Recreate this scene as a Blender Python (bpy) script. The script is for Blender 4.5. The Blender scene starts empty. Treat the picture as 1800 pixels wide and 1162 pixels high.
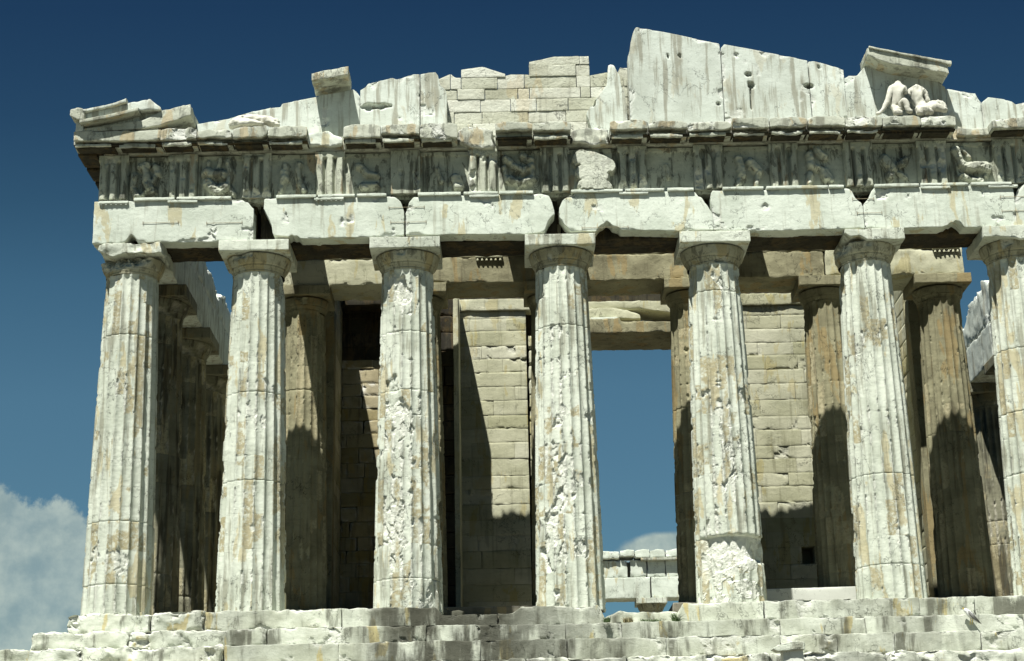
import bpy, math, random
import numpy as np
from mathutils import Vector, Matrix
R = math.radians
S = bpy.context.scene
COL = S.collection
random.seed(7)

# ---------------------------------------------------------------- camera
CAM = np.array([10.65072, -47.0126, -6.87203]); YAW, PITCH, ROLL = 0.00467, 0.30458, -0.0203
cd = bpy.data.cameras.new('camera'); cam = bpy.data.objects.new('camera', cd); COL.objects.link(cam)
def cam_axes(y, p, r):
    cy, sy, cp, sp, cr, sr = math.cos(y), math.sin(y), math.cos(p), math.sin(p), math.cos(r), math.sin(r)
    f = Vector((sy*cp, cy*cp, sp)); rt = Vector((cy, -sy, 0)); up = rt.cross(f)
    return cr*rt+sr*up, -sr*rt+cr*up, f
rt, up, fw = cam_axes(YAW, PITCH, ROLL)
cam.matrix_world = Matrix(((rt.x, up.x, -fw.x, CAM[0]), (rt.y, up.y, -fw.y, CAM[1]), (rt.z, up.z, -fw.z, CAM[2]), (0, 0, 0, 1)))
cd.sensor_width = 36; cd.lens = 36*3067.85/1800; cd.clip_start = .5; cd.clip_end = 12000
S.camera = cam

# ---------------------------------------------------------------- light
SD = Vector((.189, .435, -1.0)).normalized()          # direction the light travels
sd = bpy.data.lights.new('sun', 'SUN'); sd.energy = 5.0; sd.angle = R(.55); sd.color = (1.0, .985, .93)
so = bpy.data.objects.new('sun', sd); COL.objects.link(so)
so.rotation_euler = SD.to_track_quat('-Z', 'Y').to_euler(); so.location = (-20, -40, 60)
S.view_settings.view_transform = 'Standard'; S.view_settings.look = 'None'
S.view_settings.exposure = .68; S.view_settings.gamma = 1
S.cycles.diffuse_bounces = 1
W = bpy.data.worlds.new('World'); S.world = W; W.use_nodes = True

class NT:
    def __init__(s, nt): s.nt = nt; nt.nodes.clear()
    def n(s, t, **k):
        o = s.nt.nodes.new(t)
        for a, b in k.items():
            if a.startswith('i_'):
                o.inputs[int(a[2:])].default_value = b
            else: setattr(o, a, b)
        return o
    def l(s, a, b): s.nt.links.new(a, b)
    def put(s, node, i, v):
        if hasattr(v, 'is_output') or hasattr(v, 'links'): s.l(v, node.inputs[i])
        else: node.inputs[i].default_value = v
    def math(s, op, a, b=None, c=None, clamp=False):
        m = s.n('ShaderNodeMath', operation=op); m.use_clamp = clamp
        s.put(m, 0, a)
        if b is not None: s.put(m, 1, b)
        if c is not None: s.put(m, 2, c)
        return m.outputs[0]
    def mix(s, f, a, b, mode='MIX'):
        m = s.n('ShaderNodeMix', data_type='RGBA', blend_type=mode)
        s.put(m, 0, f); s.put(m, 6, a if hasattr(a, 'links') else (*a, 1)); s.put(m, 7, b if hasattr(b, 'links') else (*b, 1))
        return m.outputs[2]
    def noise(s, vec, scale, detail=4, rough=.55, dist=0):
        m = s.n('ShaderNodeTexNoise'); s.l(vec, m.inputs['Vector'])
        m.inputs['Scale'].default_value = scale; m.inputs['Detail'].default_value = detail
        m.inputs['Roughness'].default_value = rough; m.inputs['Distortion'].default_value = dist
        return m.outputs[0]
    def scale(s, vec, v, off=(0, 0, 0)):
        m = s.n('ShaderNodeMapping'); s.l(vec, m.inputs[0]); m.inputs[3].default_value = v; m.inputs[1].default_value = off
        return m.outputs[0]
    def step(s, v, a, b):
        m = s.n('ShaderNodeMapRange', interpolation_type='SMOOTHSTEP'); s.l(v, m.inputs[0])
        m.inputs[1].default_value = a; m.inputs[2].default_value = b
        return m.outputs[0]

w = NT(W.node_tree)
sky = w.n('ShaderNodeTexSky', sky_type='NISHITA', sun_disc=False)
sky.sun_elevation = math.asin(-SD.z); sky.sun_rotation = math.atan2(-SD.x, -SD.y) % (2*math.pi)
sky.altitude = 150; sky.air_density = 1.0; sky.dust_density = .3; sky.ozone_density = 2.2
tc = w.n('ShaderNodeTexCoord').outputs['Generated']
sx = w.n('ShaderNodeSeparateXYZ'); w.l(tc, sx.inputs[0])
tint = w.mix(1.0, sky.outputs[0], (.70, 1.0, 1.24), 'MULTIPLY')
u_ = w.math('DIVIDE', sx.outputs[0], w.math('MAXIMUM', sx.outputs[1], .02))
v_ = w.math('DIVIDE', sx.outputs[2], w.math('MAXIMUM', sx.outputs[1], .02))
# the polarised high sky of the photograph is darker towards the top
rmp = w.n('ShaderNodeValToRGB'); w.l(w.math('DIVIDE', w.math('SUBTRACT', v_, .1), .5), rmp.inputs[0])
for k_, (p_, c_) in enumerate([(.05, (.65, .70, .56)), (.25, (.70, .73, .57)), (.356, (.72, .76, .585)), (.499, (.563, .657, .523)), (.61, (.393, .496, .418)), (.725, (.282, .380, .358)), (.868, (.210, .300, .315))]):
    el = rmp.color_ramp.elements[k_] if k_ < 2 else rmp.color_ramp.elements.new(p_)
    el.position = p_; el.color = (*c_, 1)
tint = w.mix(1.0, tint, rmp.outputs[0], 'MULTIPLY')
cn = w.noise(tc, 9.0, 9, .62, .25); cn2 = w.noise(tc, 38.0, 7, .6)
nz = w.math('ADD', w.math('MULTIPLY', w.math('SUBTRACT', cn, .5), .30), w.math('MULTIPLY', w.math('SUBTRACT', cn2, .5), .07))
def cloud(u0, v0, ru, rv, soft):
    a = w.math('DIVIDE', w.math('SUBTRACT', u_, u0), ru); b = w.math('DIVIDE', w.math('SUBTRACT', v_, v0), rv)
    d = w.math('SQRT', w.math('ADD', w.math('MULTIPLY', a, a), w.math('MULTIPLY', b, b)))
    f = w.math('ADD', w.math('SUBTRACT', 1.0, d), w.math('MULTIPLY', nz, 3.2))
    return w.step(f, 0.0, soft)
c1 = cloud(-.345, .118, .20, .121, .06)
c2 = cloud(.098, .179, .034, .011, .3)
c3 = cloud(.55, .2, .2, .05, .4)
front = w.step(sx.outputs[1], .05, .2)
cm = w.math('MULTIPLY', w.math('MAXIMUM', w.math('MAXIMUM', c1, c2), c3), front)
ccol = w.mix(w.step(cn2, .3, .7), (3.6, 4.8, 4.8), (7.0, 8.0, 7.0))
thick = w.math('MULTIPLY', cm, w.math('ADD', w.math('MULTIPLY', w.step(cn, .38, .62),   .3), .68))
bg = w.n('ShaderNodeBackground'); w.l(w.mix(thick, tint, ccol), bg.inputs[0]); bg.inputs[1].default_value = .05
wo = w.n('ShaderNodeOutputWorld'); w.l(bg.outputs[0], wo.inputs[0])

# outlines of the broken blocks in metres (x, z)
ARCH = [([(-0.91, 11.76), (0.14, 11.83), (1.15, 11.77), (1.87, 11.68), (2.2, 11.78), (2.76, 11.81), (3.26, 11.77), (3.46, 11.6), (3.62, 11.39)], [(-0.84, 10.41), (-0.75, 10.36), (-0.01, 10.42), (0.17, 10.69), (0.37, 10.45), (0.54, 10.4), (1.64, 10.41), (3.64, 10.43)]), ([(3.9, 11.8), (4.71, 11.8), (5.46, 11.8), (5.15, 11.84), (7.21, 11.81), (7.6, 11.7), (7.79, 11.52), (7.88, 11.22)], [(3.91, 11.38), (4.03, 11.11), (4.14, 10.88), (4.18, 10.59), (4.62, 10.52), (4.7, 10.6), (4.95, 10.48), (5.48, 10.36), (5.0, 10.47), (6.88, 10.48), (7.88, 10.51)]), ([(7.92, 11.21), (8.02, 11.51), (8.15, 11.66), (8.38, 11.79), (8.93, 11.84), (10.38, 11.83), (11.78, 11.82), (11.99, 11.64), (12.07, 11.43), (12.14, 11.13)], [(7.92, 10.52), (8.93, 10.51), (11.25, 10.48), (11.83, 10.52), (11.95, 10.84), (12.13, 11.06)]), ([(12.27, 11.25), (12.38, 11.48), (12.52, 11.6), (12.75, 11.75), (13.39, 11.78), (14.06, 11.79), (15.62, 11.76), (16.06, 11.74), (16.33, 11.5), (16.48, 11.25), (16.61, 10.95)], [(12.26, 10.92), (12.41, 10.74), (12.57, 10.55), (13.29, 10.52), (13.44, 10.71), (13.61, 10.82), (13.77, 10.68), (14.01, 10.56), (15.56, 10.49), (16.58, 10.51)]), ([(16.58, 11.58), (16.65, 11.73), (16.9, 11.77), (17.46, 11.78), (19.05, 11.76), (18.92, 11.81), (19.75, 11.77), (20.45, 11.77), (20.61, 11.61), (20.67, 11.43), (20.88, 11.23)], [(16.57, 11.25), (16.61, 10.51), (17.11, 10.48), (17.6, 10.47), (18.21, 10.44), (18.96, 10.43), (18.83, 10.45), (19.77, 10.45), (20.38, 10.46), (20.82, 10.47)]), ([(20.9, 11.21), (21.09, 11.42), (21.16, 11.6), (21.31, 11.76), (21.99, 11.78), (23.66, 11.76), (25.16, 11.74), (25.2, 11.64)], [(20.84, 10.47), (21.95, 10.45), (23.06, 10.46), (23.47, 10.67), (23.7, 10.43), (24.19, 10.41), (25.07, 10.42)]), ([(25.2, 11.26), (25.27, 11.39), (25.37, 11.6), (25.5, 11.74), (26.11, 11.75)], [(25.11, 10.42), (25.3, 10.38), (25.96, 10.4)])]
GEIS = [(-1.46, 1.02, 13.635, 13.225), (1.01, 2.03, 13.66, 13.23), (2.04, 3.03, 13.58, 13.274999999999999), (3.04, 4.02, 13.65, 13.254999999999999), (4.04, 5.17, 13.645, 13.26), (6.18, 7.24, 13.675, 13.19), (7.26, 8.33, 13.65, 13.28), (8.36, 9.43, 13.68, 13.14), (10.5, 11.55, 13.65, 13.33), (11.57, 12.36, 13.629999999999999, 13.3), (11.91, 12.66, 13.655000000000001, 13.305), (13.76, 14.8, 13.645, 13.3), (14.85, 15.86, 13.59, 13.29), (15.97, 17.19, 13.555, 13.235), (17.23, 18.11, 13.66, 13.274999999999999), (18.3, 19.3, 13.65, 13.28), (19.38, 20.4, 13.65, 13.29), (20.45, 21.46, 13.629999999999999, 13.26), (21.51, 22.55, 13.629999999999999, 13.25), (22.6, 23.59, 13.61, 13.23), (24.62, 25.75, 13.504999999999999, 13.11)]
BROKEN = [([(5.11, 13.66), (5.48, 13.66), (5.76, 13.7), (6.11, 13.46)], [(5.12, 13.24), (5.65, 13.22), (6.11, 13.28)]), ([(9.45, 13.64), (9.74, 13.74), (10.19, 13.72), (10.47, 13.56)], [(9.44, 13.24), (9.85, 13.08), (10.46, 13.07)]), ([(12.7, 13.54), (13.05, 13.63), (13.33, 13.65), (13.74, 13.62)], [(12.69, 13.18), (13.2, 13.11), (13.72, 13.13)]), ([(23.73, 13.46), (24.11, 13.4), (24.71, 13.44)], [(23.71, 13.22), (24.2, 13.15), (24.69, 13.23)])]
TYMP = [('low broken', [(1.86, 14.15), (2.13, 14.2), (2.56, 14.27), (2.81, 14.31), (3.49, 14.53), (4.0, 14.63)]), ('narrow sloping', [(4.0, 14.63), (4.28, 14.64), (4.33, 14.75), (4.79, 14.85), (5.39, 14.96), (5.3, 14.98), (5.87, 15.06), (6.38, 15.17), (6.49, 15.08), (6.58, 14.94)]), ('hollow-edged', [(6.59, 15.13), (6.75, 15.23), (6.82, 15.35), (7.23, 15.44), (7.52, 15.51), (7.65, 15.46), (7.92, 15.56), (8.15, 15.62), (8.32, 15.61)]), ('streaked square-shouldered', [(8.34, 15.61), (8.61, 15.66), (8.78, 15.67), (8.87, 15.54), (8.9, 15.28), (9.08, 15.09), (9.11, 14.89)]), ('spike-shaped freestanding', [(13.16, 14.29), (13.39, 14.66), (13.65, 14.98), (13.79, 15.18), (13.84, 15.81), (13.91, 15.84), (14.01, 15.79), (14.08, 15.62), (14.16, 15.46), (14.18, 15.14), (14.28, 14.95), (14.31, 14.7), (14.34, 14.21)]), ('tallest', [(14.42, 16.05), (14.48, 16.21), (14.53, 16.53), (14.61, 16.84), (14.69, 17.01), (14.79, 17.0), (15.99, 16.72), (16.85, 16.51), (17.14, 16.44)]), ('long sloping', [(17.16, 16.28), (17.27, 16.4), (18.04, 16.23), (18.49, 16.13), (19.38, 15.91), (18.73, 16.08), (19.13, 15.96), (19.68, 15.83)]), ('low capped', [(19.7, 15.79), (19.86, 15.8), (20.26, 15.68), (20.71, 15.52)]), ('shaded', [(20.71, 15.23), (20.86, 15.33), (21.09, 15.31), (21.21, 15.46), (21.46, 15.71), (22.37, 15.56), (23.2, 15.23), (23.63, 14.9)]), ('tapering', [(23.63, 14.86), (24.01, 14.78), (24.49, 14.67), (24.53, 14.52), (24.62, 14.39)]), ('hollow-topped', [(24.63, 14.38), (24.76, 14.48), (24.85, 14.55), (25.3, 14.47), (25.52, 14.4), (25.62, 14.3), (25.86, 14.37), (26.26, 14.39)])]
RUBTOP = [(8.71, 15.49), (8.89, 15.73), (9.46, 15.78), (9.58, 15.9), (9.87, 16.01), (10.21, 15.97), (10.35, 15.87), (10.37, 15.76), (10.55, 15.61), (10.74, 15.64), (10.76, 15.73), (11.45, 15.71), (11.52, 15.75), (11.53, 16.09), (11.89, 16.23), (12.39, 16.27), (11.72, 16.19), (12.3, 16.26), (13.31, 16.27), (13.31, 15.78), (13.83, 15.73), (14.12, 15.6), (14.46, 15.47)]
SPK = [(13.16, 13.97), (14.35, 14.26)]
# ---------------------------------------------------------------- noise
def _hash(i, j, k, s):
    n = (i*73856093) ^ (j*19349663) ^ (k*83492791) ^ (s*2654435761 & 0x7fffffff)
    n = n & 0x7fffffff
    n = ((n ^ (n >> 13))*1274126177) & 0x7fffffff
    n = ((n ^ (n >> 15))*668265263) & 0x7fffffff
    return ((n ^ (n >> 11)) & 0xffff)/65535.0
def vnoise(P, sc, seed=0):
    Q = P*sc + seed*17.31; I = np.floor(Q).astype(np.int64); F = Q-I; F = F*F*F*(F*(F*6-15)+10)
    r = 0
    for a in (0, 1):
        wx = F[..., 0] if a else 1-F[..., 0]
        for b in (0, 1):
            wy = F[..., 1] if b else 1-F[..., 1]
            for c in (0, 1):
                wz = F[..., 2] if c else 1-F[..., 2]
                r = r + wx*wy*wz*_hash(I[..., 0]+a, I[..., 1]+b, I[..., 2]+c, seed)
    return r*2-1
def fbm(P, sc, oct=4, seed=0, g=.5):
    r = 0; a = 1; t = 0
    for o in range(oct):
        r = r + a*vnoise(P, sc, seed+o); t += a; a *= g; sc *= 2.03
    return r/t
def facets(P, sc, seed=0, st=(1, 1, .6)):
    """split-stone facets: each Voronoi cell is one tilted plane, roughly 0..1"""
    Q = P*np.array(st)*sc+seed*7.7; I = np.floor(Q).astype(np.int64); best = np.full(len(P), 9e9); val = np.zeros(len(P))
    for a in (-1, 0, 1):
        for b in (-1, 0, 1):
            for c in (-1, 0, 1):
                J = I+np.array([a, b, c]); h = [_hash(J[:, 0], J[:, 1], J[:, 2], seed+k) for k in range(7)]
                d = Q-J-np.stack(h[:3], -1); dd = (d*d).sum(1)
                v = h[3]+(d[:, 0]*(h[4]-.5)+d[:, 1]*(h[5]-.5)+d[:, 2]*(h[6]-.5))*1.6
                m = dd < best; best = np.where(m, dd, best); val = np.where(m, v, val)
    return val
def sstep(x, a, b):
    t = np.clip((x-a)/(b-a), 0, 1); return t*t*(3-2*t)

# ---------------------------------------------------------------- objects
def tag(o, label, cat, group=None, kind=None):
    if label: o['label'] = label
    if cat: o['category'] = cat
    if group: o['group'] = group
    if kind: o['kind'] = kind
    return o
def mkmesh(name, V, F, mat, parent=None, smooth=True, attr=None, loc=None):
    """V Nx3 world coordinates, F Mx4 quads (or list of lists)."""
    V = np.asarray(V, dtype=np.float64)
    if parent is not None: base = np.array(parent['base3'])
    else:
        base = np.array([(V[:, 0].min()+V[:, 0].max())/2, (V[:, 1].min()+V[:, 1].max())/2, V[:, 2].min()]) if loc is None else np.array(loc)
    me = bpy.data.meshes.new(name)
    if isinstance(F, np.ndarray):
        k = F.shape[1]
        me.vertices.add(len(V)); me.vertices.foreach_set('co', (V-base).astype(np.float32).ravel())
        me.loops.add(F.size); me.loops.foreach_set('vertex_index', F.astype(np.int32).ravel())
        me.polygons.add(len(F)); me.polygons.foreach_set('loop_start', np.arange(0, F.size, k, dtype=np.int32))
        me.update(calc_edges=True)
    else:
        me.from_pydata([tuple(v) for v in (V-base)], [], F)
    sm = np.full(len(me.polygons), smooth)
    if attr is not None and isinstance(F, np.ndarray) and smooth:      # broken surfaces are faceted, worn ones smooth
        aa = np.asarray(attr); aa = aa if aa.ndim == 1 else aa[:, 0]
        sm = aa[F].mean(1) < .22
    me.polygons.foreach_set('use_smooth', sm)
    if attr is not None:
        attr = np.asarray(attr, dtype=np.float32); attr = attr[:, None] if attr.ndim == 1 else attr
        for q, nm_ in enumerate(['dmg', 'tone', 'pat'][:attr.shape[1]]):
            a = me.attributes.new(nm_, 'FLOAT', 'POINT'); a.data.foreach_set('value', np.ascontiguousarray(attr[:, q]))
    me.validate(); me.update()
    if mat: me.materials.append(mat)
    o = bpy.data.objects.new(name, me); COL.objects.link(o)
    if parent is not None: o.parent = parent
    else: o.location = base
    return o
def empty(name, loc, label, cat, group=None):
    o = bpy.data.objects.new(name, None); COL.objects.link(o); o.location = loc; o['base3'] = list(loc); o.empty_display_size = .2
    return tag(o, label, cat, group)
def copy_tree(o, dloc, label=None):
    c = o.copy(); COL.objects.link(c); c.location = Vector(o.location)+Vector(dloc)
    if label: c['label'] = label
    for ch in list(o.children):
        k = ch.copy(); COL.objects.link(k); k.parent = c
        for g in list(ch.children):
            q = g.copy(); COL.objects.link(q); q.parent = k
    return c
def grid_faces(a, b, wrap=False):
    """a rows, b cols; wrap closes cols"""
    i = np.arange(a-1)[:, None]; j = np.arange(b if wrap else b-1)[None, :]; j2 = (j+1) % b
    return np.stack([i*b+j, i*b+j2, (i+1)*b+j2, (i+1)*b+j], -1).reshape(-1, 4)

def slab_data(top, bot, y0, y1, res=.06, rnd=.05, amp=.012, chip=1.0, seed=0, backres=None, spall=0, namp=None, wear=None):
    """closed worn block: x-monotone outline top/bot, from y0 (front) to y1; every vertex is worn by 3-D noise"""
    if not isinstance(top, (list, tuple)): top = [(bot[0][0], top), (bot[-1][0], top)]
    if not isinstance(bot, (list, tuple)): bot = [(top[0][0], bot), (top[-1][0], bot)]
    x0 = top[0][0]; x1 = top[-1][0]
    def lin_(L, r):      # even spacing plus a tight row next to each edge, so faces stay flat and edges crisp
        n = max(3, int(round(L/r))+1); t = np.linspace(0, 1, n); ee = min(.3/n, 1.1*rnd/max(L, .01))
        return np.concatenate([[0, ee], t[1:-1], [1-ee, 1]])
    xs = x0+(x1-x0)*lin_(x1-x0, res); nx = len(xs)
    hi = np.interp(xs, [p[0] for p in top], [p[1] for p in top]); lo = np.interp(xs, [p[0] for p in bot], [p[1] for p in bot])
    hi = np.maximum(hi, lo+.03)
    H = float((hi-lo).mean()); D = y1-y0
    yr = backres or res*1.5; t = lin_(H, res); s = lin_(D, max(yr, D/60))
    # loop in (s,t): front up, top back, back down, bottom front
    L = [(0, a) for a in t] + [(a, 1) for a in s[1:]] + [(1, a) for a in t[::-1][1:]] + [(a, 0) for a in s[::-1][1:-1]]
    L = np.array(L); m = len(L)
    # end caps: shrink the loop to the centre line in steps so the ends are faces too
    ex = [0]*3 + list(range(nx)) + [nx-1]*3
    sh = [0, .4, .8] + [1]*nx + [.8, .4, 0]
    V = np.zeros((len(ex), m, 3)); cs = np.array([.5, .5])
    for r, (i, k) in enumerate(zip(ex, sh)):
        q = cs + (L-cs)*k
        V[r, :, 0] = xs[i]; V[r, :, 1] = y0 + D*q[:, 0]; V[r, :, 2] = lo[i] + (hi[i]-lo[i])*q[:, 1]
    P = V.reshape(-1, 3).copy()
    hi2 = np.interp(P[:, 0], xs, hi); lo2 = np.interp(P[:, 0], xs, lo)
    c = np.stack([np.full(len(P), (x0+x1)/2), np.full(len(P), (y0+y1)/2), (hi2+lo2)/2], -1)
    h = np.stack([np.full(len(P), (x1-x0)/2), np.full(len(P), D/2), (hi2-lo2)/2], -1)
    n1 = fbm(P, 1.7, 3, seed+3); n2 = fbm(P, 6.0, 2, seed+9)
    wr = 1 if wear is None else wear(P)
    rr = rnd*(.30+chip*wr*(np.clip(n1*1.7+.2, 0, 2.3)**2+1.6*np.clip(n2*1.4, 0, 1)**1.5))
    fcs = facets(P, 2.4, seed+1)
    rr = rr+chip*wr*rnd*7*np.clip(fcs-.70, 0, .32)
    rr = np.clip(rr, .004, .45*h.min(1))[:, None]
    q = P-c; sg = np.sign(q); q = np.abs(q); e = np.clip(q-(h-rr), 0, None)
    ln = np.maximum(np.linalg.norm(e, axis=1), 1e-9)[:, None]; mx = e.max(1)[:, None]
    sc = np.where(mx > 1e-6, mx/ln, 1); e2 = e*sc
    q2 = np.minimum(q, h-rr)+e2
    P2 = c+sg*q2
    cut = np.linalg.norm(P2-P, axis=1)
    nv = np.stack([fbm(P, 3.1, 4, seed+20+k) for k in range(3)], -1)
    am = amp*(1+1.5*np.clip(n1, 0, 1))*wr
    P2 += nv*(am[:, None] if hasattr(am, '__len__') else am)
    if spall:       # flakes split off the face, deeper towards the block ends and edges; flat-faceted
        ed = np.minimum(np.minimum(P[:, 0]-x0, x1-P[:, 0])*.8, np.minimum(hi2-P[:, 2], P[:, 2]-lo2))
        fz = facets(P, 3.2, seed+31, (1, 1, 1.3)); sk = sstep(n1*.8+fbm(P, 2.3, 3, seed+33)*.6+.30*np.exp(-np.clip(ed, 0, 9)/.10)-.36, 0, .17)
        dpt = np.where(P[:, 1] < y0+.02, spall*sk*(.15+fz), 0)
        P2[:, 1] += dpt; cut = cut+dpt*1.2
    if namp: P2 += namp(P)
    F = grid_faces(len(ex), m, True)
    # collapse first/last rings: they are degenerate points, add tiny spread (already centre); fine
    dmg = np.clip(cut/.05, 0, 1)
    return P2, F[:, ::-1], dmg
def slab(name, top, bot, y0, y1, mat, parent=None, **k):
    P, F, d = slab_data(top, bot, y0, y1, **k)
    return mkmesh(name, P, F, mat, parent, attr=d)
def join(parts):
    V = []; F = []; A = []; n = 0
    rj = random.Random(len(parts)*7+3)
    for v, f, a in parts:
        V.append(v); F.append(f+n); A.append(np.stack([a, np.full(len(a), rj.uniform(-1, 1) if len(parts) > 12 else 0)], -1)); n += len(v)
    return np.concatenate(V), np.concatenate(F), np.concatenate(A)
def box_data(x0, x1, y0, y1, z0, z1):
    V = np.array([(x, y, z) for x in (x0, x1) for y in (y0, y1) for z in (z0, z1)], float)
    F = np.array([(0, 1, 3, 2), (4, 6, 7, 5), (0, 4, 5, 1), (2, 3, 7, 6), (0, 2, 6, 4), (1, 5, 7, 3)])
    return V, F, np.zeros(8)
def worn_block(x0, x1, y0, y1, z0, z1, seed, b=.012, amp=.01):
    """cheap masonry block: 4x4x4-ish grid surface with chamfered worn edges"""
    return slab_data([(x0, z1), (x1, z1)], [(x0, z0), (x1, z0)], y0, y1, res=max(.09, (x1-x0)/12), rnd=b, amp=amp, seed=seed, backres=9)
def tube(pts, r, n=8):
    pts = np.array(pts, float); V = []; 
    for i, p in enumerate(pts):
        d = pts[min(i+1, len(pts)-1)]-pts[max(i-1, 0)]; d = d/np.linalg.norm(d)
        a = np.cross(d, (0, 0, 1) if abs(d[2]) < .9 else (1, 0, 0)); a /= np.linalg.norm(a); b = np.cross(d, a)
        rr = r[i] if hasattr(r, '__len__') else r
        for k in range(n):
            t = 2*math.pi*k/n; V.append(p+rr*(a*math.cos(t)+b*math.sin(t)))
    return np.array(V), grid_faces(len(pts), n, True), np.zeros(len(V))

# ---------------------------------------------------------------- materials
def stone(name, a, b, ochre=(.5, .38, .17), o_amt=.5, o_lo=.56, grime=(.10, .095, .07), g_amt=.4, g_lo=.55, fresh=(.8, .81, .74),
          bump=.35, sf=5.5, crack=.8, stain=None, tv=.16, crust=0, rough=.85, warm=.3, veins=.15, seed=0):
    m = bpy.data.materials.new(name); m.use_nodes = True; t = NT(m.node_tree)
    pos = t.scale(t.n('ShaderNodeNewGeometry').outputs['Position'], (1, 1, 1), (seed*3.7, seed*1.3, seed*2.1))
    oi = t.n('ShaderNodeObjectInfo').outputs['Random']
    col = t.mix(t.step(t.noise(pos, .9, 6, .6), .35, .68), a, b)
    # warm iron patina in tall patches
    st = t.scale(pos, (2.0, 2.0, .55))
    o1 = t.noise(st, .9, 5, .6, .4)
    om = t.math('MULTIPLY', t.step(o1, o_lo, o_lo+.035), o_amt)
    dm = t.n('ShaderNodeAttribute', attribute_name='dmg').outputs['Fac']
    om = t.math('MULTIPLY', om, t.math('SUBTRACT', 1.0, t.math('MULTIPLY', dm, .95), clamp=True))
    oc = t.mix(t.noise(pos, 3.0, 4), ochre, tuple(c*1.35 for c in ochre))
    col = t.mix(om, col, oc)
    pa = t.n('ShaderNodeAttribute', attribute_name='pat').outputs['Fac']
    pn = t.math('MULTIPLY', pa, t.math('SUBTRACT', 1.0, t.math('MULTIPLY', t.step(t.noise(pos, 9, 7, .75), .47, .60), .8)))
    col = t.mix(t.math('MULTIPLY', pn, t.math('SUBTRACT', 1.0, dm, clamp=True)), col, t.mix(t.noise(pos, 2.2, 5, .65), (.30, .265, .145), (.54, .50, .35)))
    # vertical rain streaks
    sv = t.scale(pos, (sf, sf, .42)); s1 = t.noise(sv, 1.0, 5, .62, .1)
    sw = t.noise(pos, .45, 3)
    gm = t.math('MULTIPLY', t.step(t.math('ADD', s1, t.math('MULTIPLY', t.math('SUBTRACT', sw, .5), .35)), g_lo, g_lo+.13), g_amt)
    gm = t.math('MULTIPLY', gm, t.math('SUBTRACT', 1.0, t.math('MULTIPLY', dm, .8), clamp=True))
    col = t.mix(gm, col, grime)
    if crust:
        c1 = t.noise(t.scale(pos, (1.5, 1.5, .6)), 2.6, 8, .68, .5)
        col = t.mix(t.math('MULTIPLY', t.step(c1, .54, .60), crust), col, (.022, .02, .016))
    # freshly broken, pale
    col = t.mix(t.math('MULTIPLY', dm, .75), col, fresh)
    # faint bedding veins and specks
    vn = t.noise(t.scale(pos, (.8, .8, 5.5)), 1.6, 6, .6, .5)
    col = t.mix(t.math('MULTIPLY', t.step(vn, .54, .6), veins), col, tuple(c*.55 for c in b))
    sp = t.noise(pos, 17, 5, .7)
    col = t.mix(t.math('MULTIPLY', t.step(sp, .58, .7), .35), col, tuple(c*.5 for c in b))
    # hairline cracks
    cr1 = t.noise(t.scale(pos, (1, 1, .8)), 1.15, 7, .62, .35)
    ln_ = t.math('SUBTRACT', 1.0, t.step(t.math('ABSOLUTE', t.math('SUBTRACT', cr1, .5)), .0008, .0065))
    ln_ = t.math('MULTIPLY', ln_, t.math('MULTIPLY', t.step(t.noise(pos, .8, 3), .48, .58), crack))
    col = t.mix(ln_, col, tuple(c*.22 for c in b))
    pt = t.noise(pos, 7.5, 6, .72); pm = t.step(pt, .60, .68)
    col = t.mix(t.math('MULTIPLY', pm, .38), col, tuple(c*.5 for c in b))
    if stain:
        sp_ = t.n('ShaderNodeSeparateXYZ'); t.l(pos, sp_.inputs[0])
        for sx0, sw_, sa in stain:
            q = t.math('ABSOLUTE', t.math('SUBTRACT', sp_.outputs[0], sx0+seed*3.7))
            k_ = t.math('SUBTRACT', 1.0, t.step(q, sw_*.35, sw_)); n_ = t.step(t.math('ADD', s1, t.math('MULTIPLY', t.math('SUBTRACT', cr1, .5), .5)), .30, .54)
            col = t.mix(t.math('MULTIPLY', t.math('MULTIPLY', k_, n_), sa), col, (.075, .075, .055))
    hsv = t.n('ShaderNodeHueSaturation'); t.l(col, hsv.inputs['Color'])
    to = t.n('ShaderNodeAttribute', attribute_name='tone').outputs['Fac']
    t.l(t.math('ADD', t.math('ADD', t.math('MULTIPLY', oi, tv), 1-tv*.55), t.math('MULTIPLY', to, .17)), hsv.inputs['Value'])
    t.l(t.math('SUBTRACT', 1.08, t.math('MULTIPLY', to, .22)), hsv.inputs['Saturation'])
    bs = t.n('ShaderNodeBsdfPrincipled'); t.l(hsv.outputs[0], bs.inputs['Base Color']); bs.inputs['Roughness'].default_value = rough
    bs.inputs['Specular IOR Level'].default_value = .25
    h1 = t.noise(pos, 6, 8, .68, .3); h2 = t.noise(pos, 34, 5, .7)
    vo = t.n('ShaderNodeTexVoronoi'); t.l(pos, vo.inputs['Vector']); vo.inputs['Scale'].default_value = 15
    pit = t.math('MULTIPLY', t.step(vo.outputs['Distance'], .0, .22), .35)
    hh = t.math('ADD', t.math('ADD', h1, t.math('MULTIPLY', h2, .28)), pit)
    hh = t.math('SUBTRACT', hh, t.math('ADD', t.math('MULTIPLY', ln_, .6), t.math('MULTIPLY', pm, .12)))
    hh = t.math('MULTIPLY', hh, t.math('ADD', t.math('MULTIPLY', dm, .9), .6))
    bp = t.n('ShaderNodeBump'); bp.inputs['Strength'].default_value = bump; bp.inputs['Distance'].default_value = .06
    t.l(hh, bp.inputs['Height']); t.l(bp.outputs[0], bs.inputs['Normal'])
    out = t.n('ShaderNodeOutputMaterial'); t.l(bs.outputs[0], out.inputs[0])
    return m
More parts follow.
